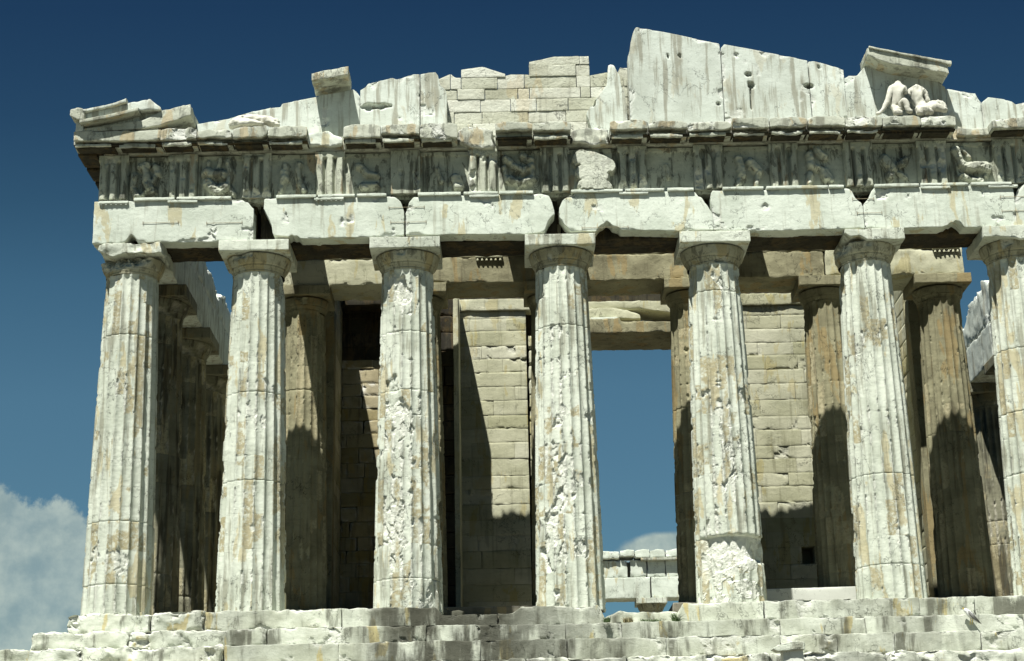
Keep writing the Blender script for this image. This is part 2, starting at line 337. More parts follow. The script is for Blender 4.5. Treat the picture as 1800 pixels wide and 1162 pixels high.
def simple(name, col, rough=.6, metal=0):
    m = bpy.data.materials.new(name); m.use_nodes = True; t = NT(m.node_tree)
    pos = t.n('ShaderNodeNewGeometry').outputs['Position']
    c = t.mix(t.noise(pos, 9, 4), tuple(x*.7 for x in col), tuple(x*1.15 for x in col))
    bs = t.n('ShaderNodeBsdfPrincipled'); t.l(c, bs.inputs['Base Color']); bs.inputs['Roughness'].default_value = rough; bs.inputs['Metallic'].default_value = metal
    out = t.n('ShaderNodeOutputMaterial'); t.l(bs.outputs[0], out.inputs[0]); return m
M_cap = stone('capital_patina_shade_marble', (.50, .49, .36), (.36, .34, .23), ochre=(.34, .27, .13), o_amt=.6, o_lo=.54, grime=(.13, .12, .08), g_amt=.6, g_lo=.53, crust=.5, fresh=(.66, .67, .56), bump=.6, seed=3)  # brown patina, darkened further: the shade under the abacus is put into the colour
M_col = stone('weathered_pale_marble', (.70, .735, .625), (.53, .565, .465), ochre=(.42, .355, .19), o_amt=.6, o_lo=.575, grime=(.21, .20, .14), g_amt=.62, g_lo=.52, fresh=(.78, .79, .69), bump=.75)
M_arch = stone('pale_beam_marble', (.72, .77, .665), (.58, .63, .53), ochre=(.43, .37, .20), o_amt=.6, o_lo=.585, grime=(.24, .22, .15), g_amt=.4, g_lo=.56, veins=.12, bump=.5, seed=2)  # palest marble, for the beams
M_ped = stone('streaked_wall_marble', (.70, .75, .665), (.56, .60, .52), ochre=(.44, .39, .26), o_amt=.35, o_lo=.59, g_amt=.75, g_lo=.50, grime=(.30, .29, .22), bump=.4, veins=.06, sf=5.5, seed=4)
M_rub = stone('rough_backing_marble', (.60, .61, .50), (.46, .46, .36), ochre=(.42, .34, .2), o_amt=.4, o_lo=.58, g_amt=.3, g_lo=.56, bump=1.0, seed=5)
M_fri = stone('crusted_frieze_marble', (.56, .585, .47), (.42, .44, .345), ochre=(.36, .25, .13), o_amt=.5, o_lo=.60, grime=(.07, .07, .05), g_amt=.8, g_lo=.52, crust=.6, fresh=(.68, .70, .6), bump=.5, sf=5.0, seed=6)
M_gei = stone('cornice_marble', (.60, .62, .51), (.44, .46, .37), ochre=(.42, .31, .15), o_amt=.5, o_lo=.57, grime=(.12, .11, .08), g_amt=.55, g_lo=.52, crust=.45, bump=.6, sf=3.0, seed=7)
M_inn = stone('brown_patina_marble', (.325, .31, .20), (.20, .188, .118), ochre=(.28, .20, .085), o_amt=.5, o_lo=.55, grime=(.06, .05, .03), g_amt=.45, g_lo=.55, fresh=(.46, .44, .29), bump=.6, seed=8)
M_wall = stone('yellowed_wall_marble', (.56, .555, .405), (.43, .43, .30), ochre=(.37, .31, .13), o_amt=.45, o_lo=.56, grime=(.14, .13, .08), g_amt=.35, g_lo=.56, fresh=(.52, .52, .42), bump=.5, seed=9)
M_step = stone('stained_step_marble', (.68, .71, .60), (.47, .49, .39), ochre=(.46, .36, .12), o_amt=.6, o_lo=.60, grime=(.10, .10, .075), g_amt=.8, g_lo=.53, fresh=(.8, .81, .72), bump=.6, sf=2.4, tv=.34, stain=[(9.2, 3.4, .95), (12.6, 2.0, .5), (20.5, 3.5, .35), (3.0, 2.0, .3)], seed=10)  # pale fresh colour on worn edges also stands for sunlight on the ledges
M_warm = stone('warm_wall_marble', (.44, .385, .235), (.31, .27, .16), ochre=(.36, .27, .11), o_amt=.5, o_lo=.54, grime=(.10, .085, .05), g_amt=.5, g_lo=.54, bump=.5, seed=16)  # warmer, browner tone than the rest of the rear wall
M_floor = stone('dull_floor_marble', (.24, .23, .18), (.17, .16, .12), o_amt=.3, seed=15)
M_shade = stone('shade_dark_marble', (.055, .05, .032), (.03, .027, .018), ochre=(.09, .065, .03), o_amt=.6, o_lo=.52, grime=(.012, .010, .006), g_amt=.7, g_lo=.5, fresh=(.13, .10, .06), crust=.6, seed=11)  # near-black marble: shade of soffits and recesses painted into its colour
M_stat = stone('statue_marble', (.70, .70, .60), (.58, .57, .48), o_amt=0, g_amt=.3, g_lo=.56, grime=(.25, .23, .18), bump=.35, seed=12)
M_new = stone('new_restoration_marble', (.70, .72, .64), (.64, .66, .58), o_amt=0, g_amt=.1, bump=.12, veins=.05, seed=13)
M_iron = simple('rusty_iron', (.34, .29, .18), .8)
# ================================================================ terrain
def terrain():
    def axis(lo, hi, n0, fine):  # denser near the temple
        a = np.concatenate([np.linspace(lo, fine[0], n0)[:-1], np.linspace(fine[0], fine[1], 90), np.linspace(fine[1], hi, n0)[1:]]); return a
    xs = axis(-900, 900, 30, (-35, 60)); ys = axis(-500, 3000, 34, (-60, 110))
    X, Y = np.meshgrid(xs, ys); P = np.stack([X, Y, 0*X], -1).reshape(-1, 3)
    x, y = P[:, 0], P[:, 1]
    plateau = -2.45-.0*x
    fr = np.clip((-3.6-y)/44.0, 0, 1.3)
    z = plateau-fr*6.2
    dist = np.maximum(np.maximum(-x-30, x-60), np.maximum(y-95, -y-75)); z -= 60*sstep(dist, 0, 160)
    z += fbm(P, .11, 4, 3)*np.where(dist > 0, 1.2, .28)*sstep(np.abs(y+3.3)+0*x, .2, 6)
    P[:, 2] = z
    m = bpy.data.materials.new('limestone_ground'); m.use_nodes = True; t = NT(m.node_tree)
    pos = t.n('ShaderNodeNewGeometry').outputs['Position']
    c = t.mix(t.step(t.noise(pos, .35, 8, .6), .4, .6), (.13, .12, .085), (.08, .085, .05))
    c = t.mix(t.step(t.noise(pos, 3.0, 8, .6), .5, .62), c, (.27, .25, .21))
    bs = t.n('ShaderNodeBsdfPrincipled'); t.l(c, bs.inputs[0]); bs.inputs['Roughness'].default_value = .95
    b = t.n('ShaderNodeBump'); b.inputs['Strength'].default_value = .8; b.inputs['Distance'].default_value = .15; t.l(t.noise(pos, 2.2, 10, .65), b.inputs['Height']); t.l(b.outputs[0], bs.inputs['Normal'])
    o = t.n('ShaderNodeOutputMaterial'); t.l(bs.outputs[0], o.inputs[0])
    g = mkmesh('ground', P, grid_faces(len(ys), len(xs)), m, loc=(0, 0, 0)); tag(g, 'pale rocky ground around the temple', None, kind='structure')
terrain()

# ================================================================ steps
XR = 31.0
def step_course(name, label, x0, x1, yf, yb, z0, tops, seed, erode, holes=()):
    """tops(x)-> top height. One step = empty + its blocks"""
    e = empty(name, ((x0+x1)/2, yf, z0), label, 'step', 'stone steps under the temple')
    rs = random.Random(seed); x = x0; k = 0
    while x < x1-.3:
        L = rs.choice([2.5, 2.2, 1.45, 3.6, 4.1, 2.9]); xe = min(x+L, x1)
        if x1-xe < .6: xe = x1
        n = int((xe-x)/.22)+2; tp = [(x+.002+(xe-x-.004)*i/n, tops(x+(xe-x)*i/n)+rs.uniform(-.028, .012)) for i in range(n+1)]
        er = erode((x+xe)/2)
        dy = rs.uniform(-.02, .02)
        slab('step_block', tp, [(tp[0][0], z0), (tp[-1][0], z0)], yf+dy, yb, M_step, e, res=.05, rnd=.010+.05*er, amp=.006+.035*er, chip=.5+1.3*er, seed=seed*50+k, backres=.25, spall=.03+.045*er)
        x = xe; k += 1
    return e
def interp(pts): return lambda x: float(np.interp(x, [p[0] for p in pts], [p[1] for p in pts]))
sty = interp([(-1.01, -.05), (-.6, .03), (1.2, -.03), (1.75, .01), (7.1, .02), (8.7, -.0), (8.8, -.20), (10.75, -.20), (10.85, -.02), (13.1, -.04), (13.2, -.50), (15.12, -.50), (15.2, -.03), (17.5, .0), (31, .03)])
er1 = lambda x: 1.5 if x < 2.6 else (.55 if x < 7 else (.35+.5*(12 < x < 15.5)))
step_course('stone_step', 'uppermost marble step, directly under the columns, worn round at its left end', -1.01, 29.87, -1.01, 1.6, -.55, sty, 1, er1)
step_course('stone_step', 'middle marble step streaked grey, second below the column feet', -1.71, 30.57, -1.71, -.9, -1.09, interp([(-1.7, -.552), (4, -.57), (7, -.552), (12, -.60), (16, -.56), (31, -.552)]), 2, lambda x: 1.6 if x < 3.6 else .3)
step_course('stone_step', 'third marble step down with dark water stains near its middle', -4.6, 31.3, -2.41, -1.6, -1.60, interp([(-4.6, -1.06), (31, -1.075)]), 3, lambda x: 1.9 if x < 2.6 else .3)
step_course('stone_step', 'lowest foundation course of rough stones at the picture bottom', -5.5, 32.0, -3.05, -2.3, -2.3, interp([(-5.5, -1.63), (31, -1.60)]), 4, lambda x: 1.3)
def rocks(spots):
    for k, (x, y, z, sx, sy, sz, lab) in enumerate(spots):
        n = 5; rs = random.Random(k)
        tp = [(x-sx/2+sx*i/n, z+sz*(.75+rs.uniform(-.12, .2)*(1 if 0 < i < n else -1.2))) for i in range(n+1)]
        o = slab('broken_stone', tp, [(tp[0][0], z), (tp[-1][0], z)], y, y+sy, M_step, res=.05, rnd=.08, amp=.05, seed=900+k); tag(o, lab, 'stone', 'loose stones on the steps')
rocks([(14.15, -.6, -.50, 1.95, .9, .42, 'low loose marble slab filling the gap in the top step, grass before it'),
       (9.0, .4, -.20, .75, .6, .42, 'bluish rounded boulder lying behind the third front column')])
# new white block at the bottom edge
e = empty('marble_post', (17.6, -3.6, -2.6), 'pale upright marble post with broken crown, before the lowest step', 'stone post')
slab('shaft', [(17.34, -1.60), (17.85, -1.58)], -2.6, -3.75, -3.4, M_new, e, res=.05, rnd=.02, seed=71)
slab('broken_crown', [(17.10, -1.57), (17.25, -1.50), (17.6, -1.44), (17.86, -1.47)], [(17.10, -1.60), (17.2, -1.66), (17.86, -1.63)], -3.85, -3.4, M_col, e, res=.03, rnd=.05, amp=.04, seed=72)

# inner platform (floor of the temple) and its two low steps
fl = slab('temple_floor', [(-1, -.01), (29.8, -.01)], [(-1, -.55), (29.8, -.55)], 1.6, 68.5, M_floor, res=.6, rnd=.02, seed=31, backres=2.0)
tag(fl, 'flat worn marble floor between the columns', 'floor', kind='structure')
inn = empty('inner_platform', (14.4, 3.4, 0), 'raised inner marble platform carrying the brown inner columns, pale renewed edge at right', 'platform')
for a_, b_, h1, h2 in [(3.5, 12.95, .33, .66), (12.97, 15.35, .12, .25), (15.37, 25.3, .33, .66)]:
    slab('lower_step', [(a_, h1), (b_, h1)], [(a_, -.02), (b_, -.02)], 3.1, 66, M_floor, inn, res=.2, rnd=.03, seed=32, backres=3)
    slab('upper_step', [(max(a_, 3.9), h2), (min(b_, 24.9), h2)], [(max(a_, 3.9), h1), (min(b_, 24.9), h1)], 3.45, 65.5, M_floor, inn, res=.2, rnd=.03, seed=33, backres=3)
slab('renewed_kerb', [(18.0, .93), (20.62, .95)], [(18.0, .34), (20.62, .34)], 2.95, 3.5, M_new, inn, res=.1, rnd=.015, amp=.004, seed=34)

# ================================================================ columns
def column(ax, ay, z0, h, r0, r1, label, group, mat, cap=(1.0, .35, .51), gouges=(), seed=0, nf=8, dz=.04, wearamt=1.0, broken_cap=None, joints=11, clear=None, cat='column', simplecap=False, patl=.66):
    e = empty('marble_column', (ax, ay, z0), label, cat, group)
    ab, abh, ech = cap
    hs = h-abh-ech
    rs = random.Random(seed+5)
    zj = [hs*(k+1+rs.uniform(-.12, .12))/joints for k in range(joints-1)]
    zz = list(np.linspace(0, hs, int(hs/dz)))
    for z in zj: zz += [z-.012, z, z+.012]
    zz = np.array(sorted(zz)); nt = 20*nf
    th = np.arange(nt)/nt*2*np.pi
    T, Z = np.meshgrid(th, zz)
    u = Z/hs; Rr = r0+(r1-r0)*u+.018*np.sin(np.pi*u)
    ph = (T/(2*np.pi)*20+.5) % 1.0
    fade = 1-sstep(Z, hs-.10, hs-.02)*.75
    flute = Rr*.088*np.clip(4*ph*(1-ph), 0, 1)**.9*fade
    rf = Rr-flute
    P = np.stack([ax+Rr*np.cos(T), ay+Rr*np.sin(T), z0+Z], -1)
    Pf = P.reshape(-1, 3)
    nb = fbm(Pf, .85, 3, seed+1).reshape(Z.shape); nm = fbm(Pf, 2.6, 4, seed+2).reshape(Z.shape); nh = fbm(Pf, 9, 3, seed+3).reshape(Z.shape)
    # broken regions cut below the flutes; depth terraced as split marble is
    fc = (facets(Pf, 2.3, seed+4, (1, 1, .55))*.64+facets(Pf, 4.8, seed+6, (1, 1, .8))*.36).reshape(Z.shape) if nf > 6 else .5+nh*.5
    D = sstep(nb*.9+nm*.45-.30, 0, .14)*(.02+.10*fc)*wearamt
    arr = np.clip(1-np.minimum(ph, 1-ph)*nf*.75, 0, 1)             # near the arris
    D = np.maximum(D, arr*np.clip(nm*1.3+nh*.8-.30, 0, .5)*.11*wearamt)
    for gx, gz, gr, gd in gouges:
        ca = math.asin(max(-.98, min(.98, (gx-ax)/r0)))-math.pi/2          # facing the camera side (-y)
        dt = (T-ca+np.pi) % (2*np.pi)-np.pi
        d = np.sqrt((dt*Rr/gr)**2+((Z+z0-gz)/(gr*1.15))**2)
        D = np.maximum(D, gd*sstep(1.12-d+nm*.5+nb*.3, 0, .34)*(.22+.78*fc))
    for z in zj:      # chipped drum joints
        k = np.exp(-((Z-z)/.045)**2)
        D = np.maximum(D, k*np.clip(nm*1.1+nh*.6-.12, 0, .5)*.16*wearamt)
    cut = Rr-D-np.where(D > .02, .008*(nh+fbm(Pf, 21, 2, seed+8).reshape(Z.shape)), 0)
    r = np.minimum(rf, cut)
    dm = np.clip((rf-r)/.03, 0, 1)
    for k, z in enumerate(zj):
        g = np.exp(-((Z-z)/.011)**2); open_ = .003+.024*(rs.random() < .2)
        r = r-open_*g*(.6+.4*nm)
    r = r+.004*nm
    if clear: r, dm = clear(T, Z, Rr, r, dm, nm, nh)
    # brown patina survives in single flutes, ending raggedly or at a drum joint
    fi = np.floor(T/(2*np.pi)*20+.5).astype(np.int64) % 20; di = np.searchsorted(np.array(zj), Z)
    hz = _hash(fi, di//2, 0*fi, seed+1); hz2 = _hash(fi, di, 0*fi+3, seed+2)
    pat = np.where((hz*.6+hz2*.4+nb*.35) > patl, 1.0, 0.0)*sstep(nm+.28+.4*(hz2-.5), 0, .1)
    V = np.stack([ax+r*np.cos(T), ay+r*np.sin(T), z0+Z], -1).reshape(-1, 3)
    mkmesh('shaft', V, grid_faces(len(zz), nt, True), mat, e, attr=np.stack([dm.ravel(), 0*dm.ravel(), pat.ravel()], -1))
    # echinus with neck rings, then abacus
    zc = z0+hs
    prof = [(r1-.0, 0), (r1+.01, .03), (r1+.012, .035), (r1-.012, .05), (r1+.005, .07), (r1+.02, .12), (r1+.045, .17), (r1+.05, .175), (r1+.042, .185), (r1+.062, .195), (r1+.055, .205), (r1+.078, .215)]
    n0 = .215; k = 9
    for i in range(1, k+1):
        a = i/k; prof.append((r1+.078+(ab-.09-r1-.078)*(a**.85), n0+(ech-n0)*(.93*a+.07*a**3)))
    prof.append((ab-.12, ech)); prof = [(p, q*ech/.51 if ech < .5 else q) for p, q in prof]
    nt2 = 80 if simplecap else 120; th = np.arange(nt2)/nt2*2*np.pi
    pr = np.array([p[0] for p in prof]); pz = np.array([min(p[1], ech) for p in prof])
    T, I = np.meshgrid(th, np.arange(len(prof))); RR = pr[I]; ZZ = pz[I]
    P = np.stack([ax+RR*np.cos(T), ay+RR*np.sin(T), zc+ZZ], -1); Pf = P.reshape(-1, 3)
    nm = fbm(Pf, 2.2, 4, seed+11).reshape(T.shape); nh = fbm(Pf, 8, 3, seed+12).reshape(T.shape)
    D = np.clip(nm-.30, 0, 1)*.5*wearamt
    if broken_cap: D = np.maximum(D, broken_cap(P, nm, nh))
    RR = RR-D*(1+.5*nh)-.006*nh; dm = np.clip(D/.04, 0, 1)
    V = np.stack([ax+RR*np.cos(T), ay+RR*np.sin(T), zc+ZZ], -1).reshape(-1, 3)
    mkmesh('echinus', V, grid_faces(len(prof), nt2, True), M_cap if mat is M_col else mat, e, attr=dm.ravel())
    return e, zc+ech
def abacus(e, x0, x1, ay, half, z0, z1, mat, seed, top=None, bot=None, amp=.006, chip=.5):
    slab('abacus', top or [(x0, z1), (x1, z1)], bot or [(x0, z0), (x1, z0)], ay-half, ay+half, mat, e, res=.05, rnd=.02, amp=amp, chip=chip, seed=seed, backres=.12)
AX = [.09, 3.64, 7.93, 12.30, 16.62, 20.98, 25.25, 28.86]
OX = [.09, 3.69, 7.93, 12.30, 16.64, 20.96, 25.22, 28.86]
G1 = 'front row of tall fluted outer columns'
labs = ['leftmost front column, at the temple corner, its capital broken rough on the left',
 'second front column from the left, crisp square abacus and a shattered band at mid height',
 'third front column from the left, smooth grey diagonal patch and dark notch near its neck',
 'fourth front column from the left, bordering the open sky doorway on its left side',
 'fifth front column from the left, undercut by a deep broken hollow near its foot',
 'sixth front column from the left, clean upper flutes and left corner of abacus broken away',
 'front column cut off by the right picture edge',
 'right corner front column beyond the picture edge']
def pxg(l):  # gouges given as (x, z, radius, depth) in metres on the shaft
    return l
GG = {
 0: [(.4, 5.6, .16, .07), (-.35, 2.8, .2, .07), (-.45, 1.75, .28, .09), (.15, 1.35, .34, .12), (-.3, .5, .55, .06), (.3, .35, .5, .05), (-.3, 9.5, .2, .08), (-.5, 5.6, .1, .06), (.25, 4.3, .1, .05)],
 1: [(3.5, 5.95, .30, .06), (3.85, 5.7, .28, .07), (3.55, 5.35, .38, .09), (3.9, 5.2, .3, .07), (3.3, 4.9, .25, .06), (3.35, 3.2, .18, .06), (3.75, 3.1, .12, .06), (3.7, .95, .26, .10), (4.0, 1.0, .2, .07), (3.1, 2.2, .14, .06), (3.3, 6.6, .15, .05)],
 2: [(7.85, 8.95, .34, .16), (7.6, 8.6, .32, .10), (8.05, 8.5, .28, .09), (7.6, 8.0, .25, .07), (7.5, 6.2, .30, .12), (7.55, 5.5, .38, .13), (7.85, 5.1, .34, .12), (7.6, 4.6, .36, .12), (7.8, 4.1, .30, .10), (7.5, 3.4, .28, .11), (7.9, 2.65, .46, .14), (7.6, 2.3, .42, .17), (8.15, 2.2, .4, .12), (7.7, 1.6, .45, .14), (8.0, 1.1, .42, .10), (7.55, .8, .35, .10), (7.7, 6.9, .25, .05)],
 3: [(12.0, 7.6, .26, .10), (12.35, 7.5, .12, .06), (11.95, 6.7, .28, .09), (12.35, 6.3, .28, .09), (12.1, 5.9, .42, .11), (12.0, 5.3, .36, .11), (12.6, 4.6, .22, .08), (12.7, 4.2, .26, .09), (11.85, 4.2, .32, .10), (12.1, 3.75, .5, .13), (12.35, 3.3, .45, .14), (12.0, 2.9, .35, .10), (11.8, 2.0, .42, .15), (11.75, 1.35, .35, .16), (12.1, 1.5, .38, .10), (12.3, 2.4, .35, .06), (12.75, 8.0, .1, .05)],
 4: [(16.5, 8.1, .34, .05), (16.2, 7.3, .15, .07), (16.5, 6.2, .14, .06), (16.6, 5.2, .38, .12), (16.4, 4.9, .30, .11), (16.55, 4.3, .5, .12), (16.95, 4.1, .34, .10), (16.3, 3.8, .34, .12), (16.7, 3.7, .34, .10), (16.35, 3.2, .3, .12), (16.55, 3.0, .36, .09), (16.3, .9, .5, .10), (16.1, 1.9, .4, .12), (17.1, 1.2, .4, .14)],
 5: [(20.5, 5.1, .22, .06), (20.6, 4.4, .2, .07), (21.05, 4.85, .17, .08), (21.15, 4.15, .22, .07), (21.4, 4.9, .12, .05), (20.5, 3.2, .28, .07), (20.4, 2.6, .28, .08), (20.95, 3.5, .45, .035), (21.1, 2.3, .28, .07), (21.3, 1.5, .22, .09), (21.15, 1.7, .24, .08), (20.6, 2.0, .2, .05), (20.95, 5.7, .10, .05)],
 6: [(25.0, 6.9, .2, .08), (25.1, 4.6, .25, .08), (25.2, 3.7, .3, .09), (25.0, 2.9, .25, .07), (25.1, 1.9, .22, .05)],
 7: [(28.8, 4, .4, .1)]}
def under5(T, Z, Rr, r, dm, nm, nh):
    # below 1.9 m the fifth shaft has lost its front, under a sharp lip
    ca = -math.pi/2+.18; dt = (T-ca+np.pi) % (2*np.pi)-np.pi
    w_ = sstep(1.42-np.abs(dt)+nm*.25, 0, .3)
    k = w_*sstep(1.86-Z, -.005, .02)
    low = sstep(.98+.35*nm+.22*dt-Z, -.05, .05)          # the stump below still keeps some of its skin
    D = k*((1-low)*(.17+.05*nb_(T, Z)+.015*nh)+low*(.035+.10*np.clip(nm, -.3, 1)+.01*nh))
    r2 = np.minimum(r, np.where(k > .02, Rr-D, r))
    return r2, np.maximum(dm, np.clip(k*1.5*(1-low*(nm < .12))*(.30+.5*(nm > 0)), 0, 1))
def nb_(T, Z): return np.sin(T*3+Z*2.2)*.5+np.sin(Z*5+T*1.3)*.5
def flat3(T, Z, Rr, r, dm, nm, nh):
    # smooth grey replacement patch, cut straight and leaning
    x = Rr*np.cos(T); f = (np.sin(T) < 0)
    k = f & (np.abs(x+.42+(Z-6.05)*.12) < .17) & (np.abs(Z-6.05-(x+.4)*.7) < .42)
    return np.where(k, np.minimum(r, Rr-.105), r), np.where(k, .15, dm)
def brk(side, zc):
    def f(P, nm, nh):
        x = P[..., 0]*side; return sstep(x+nm*.35, 0, .25)
    return f
cols = []
for i, ax in enumerate(OX):
    bc = None
    if i == 0: bc = lambda P, nm, nh: .36*sstep((P[..., 2]-9.6)/.5, .1, 1)*sstep(.75-(P[..., 0]-.0)+nm*.3, 0, .5)*sstep(-P[..., 1], .1, .6)*(1+.6*nh)
    if i == 5: bc = lambda P, nm, nh: .22*sstep((P[..., 2]-9.6)/.5, .3, 1)*sstep(20.55-P[..., 0]+nm*.2, 0, .3)*(1+.5*nh)
    e, zt = column(ax, 0, sty(ax)-.03, 10.43-sty(ax)+.03, .952, .735, labs[i], G1, M_col, gouges=GG[i], seed=40+i*13, broken_cap=bc, nf=10 if i < 7 else 4, dz=.036 if i < 7 else .12,
                   clear=under5 if i == 4 else (flat3 if i == 2 else None), wearamt=[.5, .7, 1.1, 1.1, 1.1, .7, .6, .5][i])
    if i == 0: abacus(e, -.75, 1.05, 0, .93, 10.06, 10.43, M_col, 301, top=[(-.72, 10.40), (-.2, 10.43), (1.05, 10.43)], bot=[(-.72, 10.2), (-.3, 10.05), (.3, 10.12), (1.05, 10.1)], amp=.09, chip=4)
    elif i == 5: abacus(e, 0, 0, 0, 1.0, 0, 0, M_col, 306, top=[(20.30, 10.40), (21.96, 10.43)], bot=[(20.30, 10.30), (20.42, 10.18), (20.7, 10.22), (20.9, 10.09), (21.96, 10.08)], amp=.02, chip=1.5)
    elif i == 6: abacus(e, 0, 0, 0, 1.0, 0, 0, M_col, 307, top=[(24.2, 10.43), (25.5, 10.43), (26.2, 10.3)], bot=[(24.2, 10.1), (24.9, 10.08), (25.2, 10.0), (26.2, 10.08)], amp=.02, chip=1.5)
    else: abacus(e, ax-1.0-.02*(i < 4), ax+.98-.02*(i < 4), 0, .98, 10.11, 10.43, M_col, 300+i)
    cols.append(e)

IXs = [4.45, 8.02, 12.15, 16.47, 20.62, 24.17]
ilab = ['brown inner column seen right of the second front column', 'brown inner column mostly hidden behind the third front column',
        'brown inner column hidden behind the fourth front column', 'brown inner column forming the right edge of the sky doorway',
        'brown inner column in shade just left of the sixth front column', 'brown inner column at the right with a broad square abacus against the sky']
for i, ax in enumerate(IXs):
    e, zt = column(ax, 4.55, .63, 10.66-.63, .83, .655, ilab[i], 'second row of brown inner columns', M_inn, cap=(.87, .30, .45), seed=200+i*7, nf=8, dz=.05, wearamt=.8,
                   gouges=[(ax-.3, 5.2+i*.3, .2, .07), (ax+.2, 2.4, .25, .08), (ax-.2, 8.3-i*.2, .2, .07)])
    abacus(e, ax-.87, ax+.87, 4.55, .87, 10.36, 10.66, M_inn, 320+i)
# ================================================================ outer entablature
G2 = 'front row of architrave beams'
alab = ['corner architrave beam at far left, resting on the first two columns, ochre stained',
 'architrave beam between the second and third columns, its left end split away diagonally',
 'architrave beam between the third and fourth columns, rounded shoulders at both ends',
 'architrave beam between the fourth and fifth columns, notched underneath near its left end',
 'long smooth architrave beam between the fifth and sixth columns',
 'architrave beam between the sixth and seventh columns, small chipped arch in its lower edge',
 'architrave beam at the right picture edge']
spans = [(-.86, 3.62), (3.74, 7.86), (7.98, 12.24), (12.36, 16.58), (16.7, 20.92), (21.02, 25.2), (25.3, 29.7)]
clamps = {0: [(.5, 1.5, 11.02), (2.3, 3.3, 10.98)], 1: [], 2: [(7.45, 8.45, 11.35), (7.5, 8.5, 10.9)], 3: [(12.9, 14.2, 10.63)], 5: [(20.6, 21.2, 11.35), (20.7, 21.4, 10.92)], 6: [(24.8, 25.5, 11.33), (24.8, 25.6, 10.9)]}
for i, (tp, bt) in enumerate(ARCH):
    if i == 6: tp = tp+[(29.7, 11.7)]; bt = bt+[(29.7, 10.43)]
    x0, x1 = spans[i]
    tp = [(tp[0][0], tp[0][1])]+tp[1:]; bt = [(tp[0][0], bt[0][1])]+[p for p in bt[1:-1]]+[(tp[-1][0], bt[-1][1])]
    tp = [(x, min(z, 11.70)) for x, z in tp]; bt = [(x, max(z, 10.435)) for x, z in bt]
    def jag(l, s_, sg):
        out = []; rj = random.Random(s_)
        for (xa, za), (xb, zb_) in zip(l[:-1], l[1:]):
            steep = abs(zb_-za) > .12*abs(xb-xa)+.04
            n_ = max(1, int((xb-xa)/(.07 if steep else .35)))
            for q in range(n_):
                t_ = q/n_; out.append((xa+(xb-xa)*t_, za+(zb_-za)*t_+(rj.uniform(-.045, .03) if steep and q else rj.uniform(-.012, .004))*sg))
        return out+[l[-1]]
    tp = jag(tp, i+5, 1); bt = jag(bt, i+25, -1)
    e = empty('architrave_beam', ((x0+x1)/2, -.87, 10.43), alab[i], 'stone beam', G2)
    slab('front_face', tp, bt, -.87, -.30, M_arch, e, res=.034, rnd=.022, amp=.006, chip=1.0, seed=400+i, backres=.12, spall=.055)
    # taenia: thin projecting fillet, broken in places, with regulae under the triglyphs
    rs = random.Random(i*3+1); x = tp[0][0]+.12
    lim0 = tp[0][0]+(.0 if i == 0 else .35); lim1 = tp[-1][0]-(.5 if i != 5 else .05)
    x = lim0
    while x < lim1-.3:
        L = rs.uniform(.9, 1.9); xe = min(x+L, lim1)
        if rs.random() < .82:
            slab('taenia', [(x, 11.77), ((x+xe)/2, 11.775), (xe, 11.765)], [(x, 11.685), (xe, 11.685)], -.945, -.40, M_arch, e, res=.04, rnd=.012, amp=.007, chip=1.4, seed=430+i*9+int(x), backres=.2)
        x = xe+rs.uniform(.0, .12)
    rear = [(x0, 11.72), (x1, 11.72)]
    slab('rear_face', rear, [(x0, 10.46), (x1, 10.46)], -.27, .90, M_shade, e, res=.16, rnd=.04, amp=.02, seed=450+i, backres=.16)  # beam underside in shade; the darkness comes from the colour
    for (a, b, z) in clamps.get(i, []):
        V, F, A = join([tube([(a, -.885, z), (b, -.885, z)], .006, 6), tube([(a, -.885, z-.05), (a, -.885, z+.05)], .008, 6), tube([(b, -.885, z-.05), (b, -.885, z+.05)], .008, 6)])
        mkmesh('iron_clamp', V, F, M_iron, e)
def regula(xc, e_idx, broken=False):
    par = [o for o in bpy.data.objects if o.name.startswith('architrave_beam')]
    par = sorted(par, key=lambda o: o.location.x)[e_idx]
    parts = [slab_data([(xc-.42, 11.685), (xc+.42, 11.685)], [(xc-.42, 11.61), (xc+.42, 11.61)], -.935, -.84, res=.05, rnd=.012, amp=.008, chip=1.5, seed=int(xc*9)%90, backres=.1)]
    if not broken:
        for k in range(6):
            x = xc-.35+.14*k; V, F, A = tube([(x, -.895, 11.62), (x, -.895, 11.575)], [.026, .034], 8); parts.append((V, F, A))
    V, F, A = join(parts); mkmesh('regula', V, F, M_arch, par, attr=A)
regula(-.35, 0); regula(1.6, 0, True); regula(5.75, 1); regula(10.15, 2, True); regula(14.4, 3, True); regula(22.98, 5, True); regula(24.9, 5, True)

# frieze -----------------------------------------------------------
bk = slab('frieze_wall', [(-.80, 13.12), (29.65, 13.12)], [(-.80, 11.70), (29.65, 11.70)], -.60, .88, M_fri, res=.25, rnd=.02, seed=470, backres=.3)
tag(bk, 'dark stone wall core behind the carved frieze panels', 'wall')
TRI = [(-.84, .01), (1.14, 1.98), (3.24, 4.08), (5.34, 6.18), (7.50, 8.34), (9.71, 10.55), (11.77, 12.61), (13.99, 14.83), (16.16, 17.0), (18.32, 19.16), (20.45, 21.29), (22.55, 23.42), (24.75, 25.6), (26.85, 27.7), (28.8, 29.64)]
wherecol = ['at the left corner', 'midway between the first and second columns', 'above the second column', 'midway between the second and third columns, its right half sunlit', 'above the third column',
            'midway between the third and fourth columns, bright where the cornice is lost', 'above the fourth column', 'midway between the fourth and fifth columns', 'above the fifth column', 'midway between the fifth and sixth columns',
            'above the sixth column', 'midway between the sixth and seventh columns', 'at the right picture edge', 'beyond the right picture edge', 'at the right corner']
